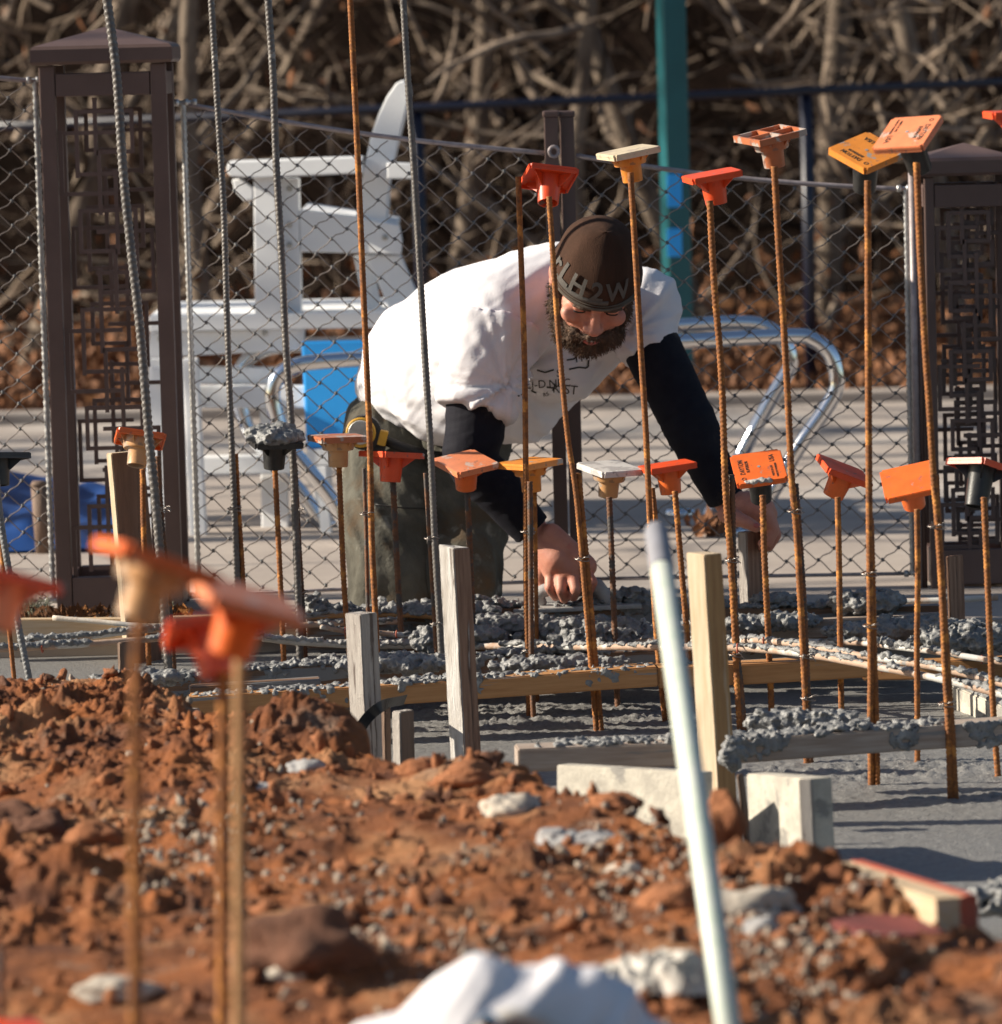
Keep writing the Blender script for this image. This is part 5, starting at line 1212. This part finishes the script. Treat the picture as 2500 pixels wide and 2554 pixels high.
    for s in (-1, 1):
        e(s * .045, -.055, -.098, .028, .036, .034); e(s * .066, -.022, -.070, .017, .032, .036); e(s * .074, -.006, -.034, .011, .018, .030); e(s * .034, -.087, -.082, .016, .018, .022)
        pr.append(('c', hl(s * .004, -.1125, -.0595), .0062, hl(s * .030, -.0985, -.072), .0055))
    bd = blob_mesh(pr, .0035, 2, .4)
    displace(bd, lambda p, n: .0045 * fbm(p[:, 0] * 130, p[:, 1] * 130, p[:, 2] * 130, 3, seed=9, ridged=True) - .001)
    p0 = coords(bd).copy(); n0 = normals(bd).copy(); bo = link('beard', bd, MT['beard'], r)
    random.seed(9); mb = MB()
    face = -(HR @ Vector((0, 1, 0)))
    for k in range(3600):
        i = random.randrange(len(p0)); q = Vector(p0[i]); n = Vector(n0[i]); d = (n + (HR @ Vector((0, -.2, -1))) * .9 + Vector((rnd(-.4, .4), rnd(-.4, .4), rnd(-.4, .4)))).normalized(); L = rnd(.005, .012)
        if (HR.transposed() @ (q - HC)).y > .03: continue
        mb.tube([q - n * .001, q + d * L * .6, q + d * L + Vector((rnd(-.002, .002), 0, rnd(-.002, .002)))], [.00075, .0006, .0003], 3, cap=False)
    link('whiskers', mb.mesh(), MT['beard'], bo)
    # beanie
    rx, ry, rz = .091, .110, .128; bm = bmesh.new(); nu, nv = 64, 40; rings = []
    def zb(th): return .018 + .008 * math.sin(th) if False else .016 - .038 * max(0, math.sin(th)) - .004 * math.cos(2 * th)
    for j in range(nv + 1):
        ring = []
        for i in range(nu):
            th = 2 * math.pi * i / nu; z0 = zb(th); c0 = math.asin(max(-1, min(1, (z0 - .0) / rz))); ph = c0 + (math.pi / 2 - c0) * (j / nv)
            z = rz * math.sin(ph); k = math.cos(ph); pt = 1 - .02 * math.cos(2 * th)
            sq = 1.0 + .05 * math.sin(ph * 2)
            x = rx * k * math.cos(th) * sq; y = .006 + ry * k * math.sin(th) * sq
            z += .007 * (j / nv) ** 8
            f = 1 + .010 * math.exp(-((((th - 4.9) % 6.283) - 0) / .05) ** 2) * (j / nv)
            w = .0028 * float(vnoise(x * 26 + 3, y * 26, z * 26)) + .0016 * max(0, math.sin(th * 2 + z * 14)) * (j / nv)
            ring.append(bm.verts.new(hl(x * f, y * f, z) + (HR @ Vector((x, y, z))).normalized() * w))
        rings.append(ring)
    for a, b in zip(rings, rings[1:]):
        for i in range(nu): bm.faces.new((a[i], a[(i + 1) % nu], b[(i + 1) % nu], b[i]))
    bn = b2m(bm); o = link('beanie', bn, MT['beanie'], r)
    m = o.modifiers.new('s', 'SOLIDIFY'); m.thickness = .005; m.offset = -1
    bvh = BVHTree.FromObject(o, bpy.context.evaluated_depsgraph_get()) if False else None
    def surf(th, u):   # u 0..1 from rim upward
        z0 = zb(th); c0 = math.asin(z0 / rz); ph = c0 + (math.pi / 2 - c0) * u; k = math.cos(ph); sq = 1.0 + .05 * math.sin(ph * 2)
        p = Vector((rx * k * math.cos(th) * sq, .006 + ry * k * math.sin(th) * sq, rz * math.sin(ph) + .007 * u ** 8)); nn = Vector((p.x / rx ** 2, p.y / ry ** 2, p.z / rz ** 2)).normalized(); return p, nn
    def strip(u0, u1, m, name, lift, t0=0, t1=6.2832, n=72):
        v = []; f = []
        for i in range(n + 1):
            th = t0 + (t1 - t0) * i / n
            for u in (u0, u0, u1, u1):
                pass
            for u, l in ((u0, -.002), (u0, lift), ((u0 + u1) / 2, lift + .0005), (u1, lift), (u1, -.002)):
                p, nn = surf(th, u); v.append(hl(*(p + nn * l)))
        for i in range(n):
            for k in range(4): f.append((i * 5 + k, i * 5 + 5 + k, i * 5 + 6 + k, i * 5 + 1 + k))
        return link(name, pyd(v, f), m, o)
    strip(0, .035, MT['band'], 'rim', .0035); strip(.062, .070, MT['band'], 'stripe', .0030); strip(.092, .145, MT['bletter'], 'stripe', .0030, math.pi, 4.9)
    for ch, th, sz in (('r', 3.38, .062), ('L', 3.72, .064), ('H', 4.12, .058), ('2', 4.60, .062), ('W', 5.12, .058)):
        t = text_mesh(ch, sz, .0, .0016); bm = bmesh.new(); bm.from_mesh(t); bmesh.ops.triangulate(bm, faces=bm.faces[:]); bmesh.ops.subdivide_edges(bm, edges=bm.edges[:], cuts=2)
        for v in bm.verts:
            p, nn = surf(th + v.co.x / .098, .245 + v.co.y / .19); v.co = hl(*(p + nn * .0036))
        link('lettering', b2m(bm), MT['bletter'], o)
    # t-shirt
    sp = []
    s = lambda a, ra, b, rb: sp.append(('c', a, ra, b, rb))
    s(A(995, 955, 10.60), .090, A(1072, 912, 10.54), .146); s(A(990, 990, 10.60), .072, A(1035, 1000, 10.54), .082); s(A(1072, 912, 10.54), .146, A(1175, 880, 10.5), .174); s(A(1175, 880, 10.5), .174, A(1270, 860, 10.42), .178)
    s(A(1270, 860, 10.42), .174, A(1345, 805, 10.36), .160); s(A(1345, 805, 10.36), .160, A(1440, 765, 10.3), .128); s(A(1110, 965, 10.45), .12, A(1260, 960, 10.4), .125)
    s(A(1235, 785, 10.18), .092, A(1380, 750, 10.28), .118); s(A(1606, 765, 10.24), .078, A(1480, 770, 10.28), .115); s(A(1470, 840, 10.3), .075, A(1400, 880, 10.3), .10)
    e1 = A(1182, 1022, 10.10); s0 = A(1232, 800, 10.14); d1 = (e1 - s0)
    sp.append(('f', [s0, s0 + d1 * .3, s0 + d1 * .65, s0 + d1 * .9, e1], [.096, .093, .086, .080, .079]))
    e2 = A(1622, 884, 10.2); s2 = A(1600, 765, 10.24); d2 = (e2 - s2)
    sp.append(('f', [s2, s2 + d2 * .5, e2], [.080, .067, .0575]))
    sm = blob_mesh(sp, .0055, 5, .5)
    a_sh, a_e1, a_e2, a_nk = np.array(shR), np.array(e1), np.array(e2), np.array(A(1440, 700, 10.2))
    def folds(p, n):
        d = .008 * fbm(p[:, 0] * 6, p[:, 1] * 6, p[:, 2] * 6, 3, seed=2)
        # drapes running from shoulder to waist
        t = p[:, 0] * .75 + p[:, 2] * .65; q = p[:, 0] * -.6 + p[:, 2] * .8
        d = d + .013 * np.clip(fbm(q * 13 + .9 * vnoise(t * 3, q * 3, 1), t * 2.2, p[:, 1] * 2, 3, seed=5, ridged=True), 0, 1) * (.35 + .65 * np.clip(vnoise(t * 3, q * 3, 7) + .4, 0, 1))
        d = d + .0055 * np.clip(fbm(q * 30 + 1.2 * vnoise(t * 5, q * 4, 1), t * 4.2, p[:, 1] * 3, 2, seed=35, ridged=True), 0, 1) ** 3 * np.clip(vnoise(t * 5, q * 4, 17) + .3, 0, 1)
        # radiating creases at the armpit
        for c0, amp in ((np.array(A(1265, 950, 10.2)), .017), (np.array(A(1550, 840, 10.2)), .013)):
            r = p - c0; dist = np.sqrt(r[:, 0] ** 2 + r[:, 2] ** 2) + 1e-6; ang = np.arctan2(r[:, 2], r[:, 0])
            d = d + amp * np.exp(-(dist / .13) ** 2) * (fbm(ang * 3.2, dist * 4, 1, 2, seed=8, ridged=True))
        # rolled waist
        w = np.clip((np.array(A(1000, 1000, 10.5))[2] + .03 - p[:, 2]) / .1, 0, 1); d = d + .011 * w * fbm(p[:, 2] * 22 + p[:, 0] * 9, p[:, 0] * 5, 3, 2, seed=12, ridged=True)
        return d
    displace(sm, folds); so_ = link('t_shirt', sm, MT['shirt'], r)
    # collar
    cl = MB(); cc = A(1425, 742, 10.2); ax = (hl(0, .03, -.06) - A(1400, 770, 10.28)).normalized(); u = ax.orthogonal().normalized(); w = ax.cross(u); 
    cl.tube([cc + ax * .014 + (u * math.cos(t) + w * math.sin(t)) * .079 for t in np.linspace(0, 6.283, 40)], .007, 10); link('collar', cl.mesh(), MT['shirt'], so_)
    # print
    wm = sm.copy(); off = parent_loc(r); bvh = BVHTree.FromPolygons([tuple(Vector(v.co) + off) for v in wm.vertices], [tuple(p.vertices) for p in wm.polygons])
    def project(me, cx_, cy_, sc, ang=0, sh=0):
        bm = bmesh.new(); bm.from_mesh(me); bmesh.ops.triangulate(bm, faces=bm.faces[:]); bmesh.ops.subdivide_edges(bm, edges=bm.edges[:], cuts=2); ok = []
        for v in bm.verts:
            x, y = v.co.x * sc, -v.co.y * sc; x2 = x * math.cos(ang) - y * math.sin(ang) + sh * y; y2 = x * math.sin(ang) + y * math.cos(ang)
            d = ray(cx_ + x2, cy_ + y2).normalized(); h = bvh.ray_cast(Vector((0, 0, ZC)), d)
            if h[0] is None: ok.append(v)
            else: v.co = h[0] - d * .0018
        bmesh.ops.delete(bm, geom=ok, context='VERTS'); link('print', b2m(bm), MT['ink'], so_, smooth=False)
    for tx, x, y, sz, an in (('TH', 1449, 893, 30, -.15), ('S', 1394, 932, 26, 0), ('EJ-D.NEC', 1368, 958, 28, -.06), ('KIST', 1410, 972, 32, .1), ('RS', 1362, 984, 14, -.3)):
        project(text_mesh(tx, 1, 0), x, y, sz, an)
    def stroke(pts, w=2.0):
        v = []; f = []
        for (x1, y1), (x2, y2) in zip(pts, pts[1:]):
            L = math.hypot(x2 - x1, y2 - y1); nx, ny = -(y2 - y1) / L * w, (x2 - x1) / L * w; o = len(v); v += [(x1 + nx, y1 + ny, 0), (x2 + nx, y2 + ny, 0), (x2 - nx, y2 - ny, 0), (x1 - nx, y1 - ny, 0)]; f.append((o, o + 1, o + 2, o + 3))
        me = pyd([(a - 1400, -(b - 930), 0) for a, b, _ in v], f); project(me, 1400, 930, 1)
    stroke(Z(1340, 923, 1360, 929, 1382, 922)); stroke(Z(1414, 898, 1432, 895, 1440, 888)); stroke(Z(1469, 872, 1468, 914, 1462, 918, 1445, 916, 1420, 921)); stroke(Z(1326, 975, 1338, 980)); stroke(Z(1364, 966, 1384, 968, 1378, 974)); stroke(Z(1292, 988, 1304, 984))
    # black undersleeves
    for (a, ra, b, rb, cdir, rc) in ((A(1190, 985, 10.11), .062, elR, .056, A(1328, 1322, 10.11), .040), (A(1618, 850, 10.21), .060, elL, .053, A(1812, 1248, 10.16), .0375)):
        mid = elR if b is elR else elL
        pts = smoothpath([a, a.lerp(mid, .55), mid, mid.lerp(cdir, .5), cdir], 6); rs = list(np.interp(np.linspace(0, 1, len(pts)), [0, .5, .75, 1], [ra, rb, (rb + rc) / 2, rc]))
        sl_ = blob_mesh([('f', pts, rs)], .0042, 4, .5); base = np.array(pts)
        def cr(p, n):
            d = np.linalg.norm(p[:, None, :] - base[None, :, :], axis=2); t = d.argmin(1) / len(base) + 0
            ax_ = (p - np.array(a)) @ np.array((cdir - a).normalized())
            e_ = np.exp(-((p - np.array(mid)) ** 2).sum(1) / .012)
            return (.0012 + .0045 * e_) * fbm(ax_ * 30, p[:, 0] * 8, p[:, 2] * 5, 3, seed=3, ridged=True) + .0018 * fbm(ax_ * 38, n[:, 0] * 1.5, n[:, 2] * 1.5, 2, seed=6)
        displace(sl_, cr); link('sleeve', sl_, MT['sleeve'], r)
    # trousers
    tp = []
    t = lambda a, ra, b, rb: tp.append(('c', a, ra, b, rb))
    t(A(985, 1070, 10.63), .108, A(1080, 1075, 10.62), .115); t(A(1080, 1080, 10.62), .115, A(1160, 1110, 10.58), .095)
    t(A(978, 1090, 10.6), .108, A(972, 1300, 10.48), .099); t(A(972, 1300, 10.48), .099, A(972, 1500, 10.42), .092)
    t(A(1135, 1110, 10.58), .110, A(1155, 1300, 10.5), .094); t(A(1155, 1300, 10.5), .094, A(1150, 1500, 10.44), .078)
    for x in (972, 1150):
        k = A(x, 1500, 10.41); k.z = ZD + .082; t(A(x, 1400, 10.44), .086, k, .080); t(k, .078, k + Vector((0, .19, -.01)), .06)
    tm = blob_mesh(tp, .006, 5, .5)
    def pf(p, n):
        return .020 * np.clip(fbm(p[:, 0] * 13 + vnoise(p[:, 2] * 4, p[:, 0] * 3), p[:, 2] * 3.2, p[:, 1] * 5, 3, seed=15, ridged=True), -.2, 1) + .004 * fbm(p[:, 0] * 14, p[:, 1] * 14, p[:, 2] * 14, 3, seed=16)
    displace(tm, pf); tr = link('trousers', tm, MT['pants'], r)
    for x in (972, 1150):
        k = A(x, 1500, 10.41); k.z = ZD + .055; b0 = k + Vector((0, .20, 0)); bm_ = blob_mesh([('c', b0, .05, b0 + Vector((0, .03, -.005)), .045), ('c', b0 + Vector((0, .03, -.005)), .045, b0 + Vector((0, .07, -.02)), .032)], .006, 3); link('boot', bm_, MT['boot'], r)
    bl = MB(); bl.tube(smoothpath([A(885, 1035, 10.62), A(905, 1062, 10.49), A(960, 1098, 10.44), A(1050, 1130, 10.43), A(1110, 1140, 10.45)], 6), .011, 8); link('belt', bl.mesh(), MT['dark'], tr)
    st = MB()      # thigh seam
    st.tube(smoothpath([A(937, 1258, 10.375), A(1000, 1266, 10.37), A(1062, 1268, 10.40)], 5), .0018, 5); link('pocket_seam', st.mesh(), MT['dark'], tr)
man()
def tape():
    c = at(900, 1080, 10.40); r = empty('tape_measure', c, 'worn tape measure with round silver face hooked on the belt at the left hip', 'tape measure')
    def disc(x, y, D, rad, th, m, name, bevf=.8):
        q = at(x, y, D); link(name, MB().tube([q + Vector((0, th, 0)), q + Vector((0, .002, 0)), q], [rad, rad, rad * bevf], 28).mesh(), m, r, smooth=False)
    disc(908, 1080, 10.40, .036, .045, MT['dark'], 'case'); disc(900, 1079, 10.395, .0315, .010, MT['gold'], 'rim', .92); disc(899, 1079, 10.388, .0255, .006, MT['silver'], 'face', .95)
    q = at(955, 1092, 10.41); bm = bmesh.new(); box(bm, q, (.018, .02, .032), rot=Euler((0, R(15), 0)).to_matrix(), bev=.003); link('lock_button', b2m(bm), MT['gold'], r, smooth=False)
    q = at(935, 1098, 10.43); bm = bmesh.new(); box(bm, q, (.045, .04, .05), bev=.008); link('nose', b2m(bm), MT['dark'], r, smooth=False)
tape()
def trowel():
    c = at(1430, 1500, 10.1); r = empty('hand_float', c, 'cement covered hand float held in the lowered hand', 'float')
    P = smoothpath([at(1352, 1506, 10.13), at(1346, 1482, 10.12), at(1366, 1470, 10.11), at(1430, 1474, 10.10), at(1480, 1462, 10.10), at(1500, 1475, 10.1), at(1530, 1510, 10.1)], 6)
    link('handle', MB().tube(P, list(np.interp(range(len(P)), [0, 8, 20, 26, len(P) - 1], [.011, .012, .014, .017, .013])), 14).mesh(), MT['stoneg'], r)
    bm = bmesh.new(); box(bm, at(1440, 1513, 10.12), (.26, .09, .010), rot=Euler((0, R(-1), 0)).to_matrix(), bev=.003); link('blade', b2m(bm), MT['crustdry'], r, smooth=False)
trowel()

# ================================================================ second worker, bent over in front of the camera
def worker():
    D = 4.9; A = at; s = D / FPX
    b = A(1280, 2554, D); r = empty('person', (b.x, D, -.66), 'blurred person in a white shirt crouching with back turned at the bottom edge', 'person')
    shp = []
    t = lambda a, ra, b_, rb: shp.append(('c', a, ra, b_, rb))
    t(A(1020, 2720, D + .10), .070, A(1240, 2562, D + .10), .068); t(A(1240, 2562, D + .10), .068, A(1440, 2600, D + .12), .066); t(A(1440, 2600, D + .12), .066, A(1610, 2740, D + .14), .070)
    t(A(1030, 2720, D + .10), .075, A(1000, 2860, D + .08), .085); t(A(1600, 2740, D + .12), .075, A(1640, 2860, D + .08), .085); t(A(1250, 2640, D + .2), .09, A(1250, 2740, D + .5), .12)
    m = blob_mesh(shp, .006, 6)
    displace(m, lambda p, n: .020 * np.clip(fbm(p[:, 0] * 17 - p[:, 2] * 13, p[:, 2] * 5, p[:, 1] * 3, 3, seed=25, ridged=True), -.1, 1))
    body = []
    t2 = lambda a, ra, b_, rb: body.append(('c', a, ra, b_, rb))
    hips = A(1290, 2850, D); t2(A(1290, 2780, D + .22), .04, hips, .08); head = A(1300, 2760, D + .62); t2(A(1290, 2740, D + .3), .05, head, .06); body.append(('e', head + Vector((0, .06, -.04)), (.08, .1, .1)))
    for sx in (-1, 1):
        k = hips + Vector((sx * .16, .26, -.16)); f = hips + Vector((sx * .14, .02, 0)); f.z = -.62
        t2(hips + Vector((sx * .07, 0, 0)), .085, k, .06); t2(k, .055, f, .04); t2(f, .035, f + Vector((0, .14, -.01)), .03)
        sh = A(1280 + sx * 330, 2760, D + .38); el = sh + Vector((sx * .06, .18, -.14)); t2(A(1290, 2760, D + .32), .05, sh, .05); t2(sh, .05, el, .04); t2(el, .038, el + Vector((-sx * .04, .2, -.05)), .026)
    link('body', blob_mesh(body, .007, 4), MT['skin'], r); link('shirt', m, MT['shirt'], r)
    tr = []
    t3 = lambda a, ra, b_, rb: tr.append(('c', a, ra, b_, rb))
    t3(A(1225, 2678, D + .01), .052, A(1330, 2682, D + .01), .050); t3(A(1290, 2790, D + .03), .095, hips, .13)
    for sx in (-1, 1):
        k = hips + Vector((sx * .16, .26, -.16)); f = hips + Vector((sx * .14, .02, 0)); f.z = -.6
        t3(hips + Vector((sx * .07, 0, 0)), .105, k, .075); t3(k, .07, f, .055)
    link('trousers', blob_mesh(tr, .008, 5), MT['sleeve'], r)
    q = MB(); q.tube(smoothpath([A(1165, 2630, D - .045), A(1205, 2568, D - .055), A(1280, 2534, D - .06), A(1370, 2568, D - .055), A(1420, 2640, D - .045)], 6), .008, 8); link('shirt_hem', q.mesh(), MT['cloth'], r)
    bm = bmesh.new(); box(bm, A(1222, 2550, D - .075), (.022, .01, .018), rot=Euler((0, R(40), 0)).to_matrix(), bev=.004); link('belt_buckle', b2m(bm), MT['chrome'], r, smooth=False)
worker()
SC.render.engine = 'CYCLES'
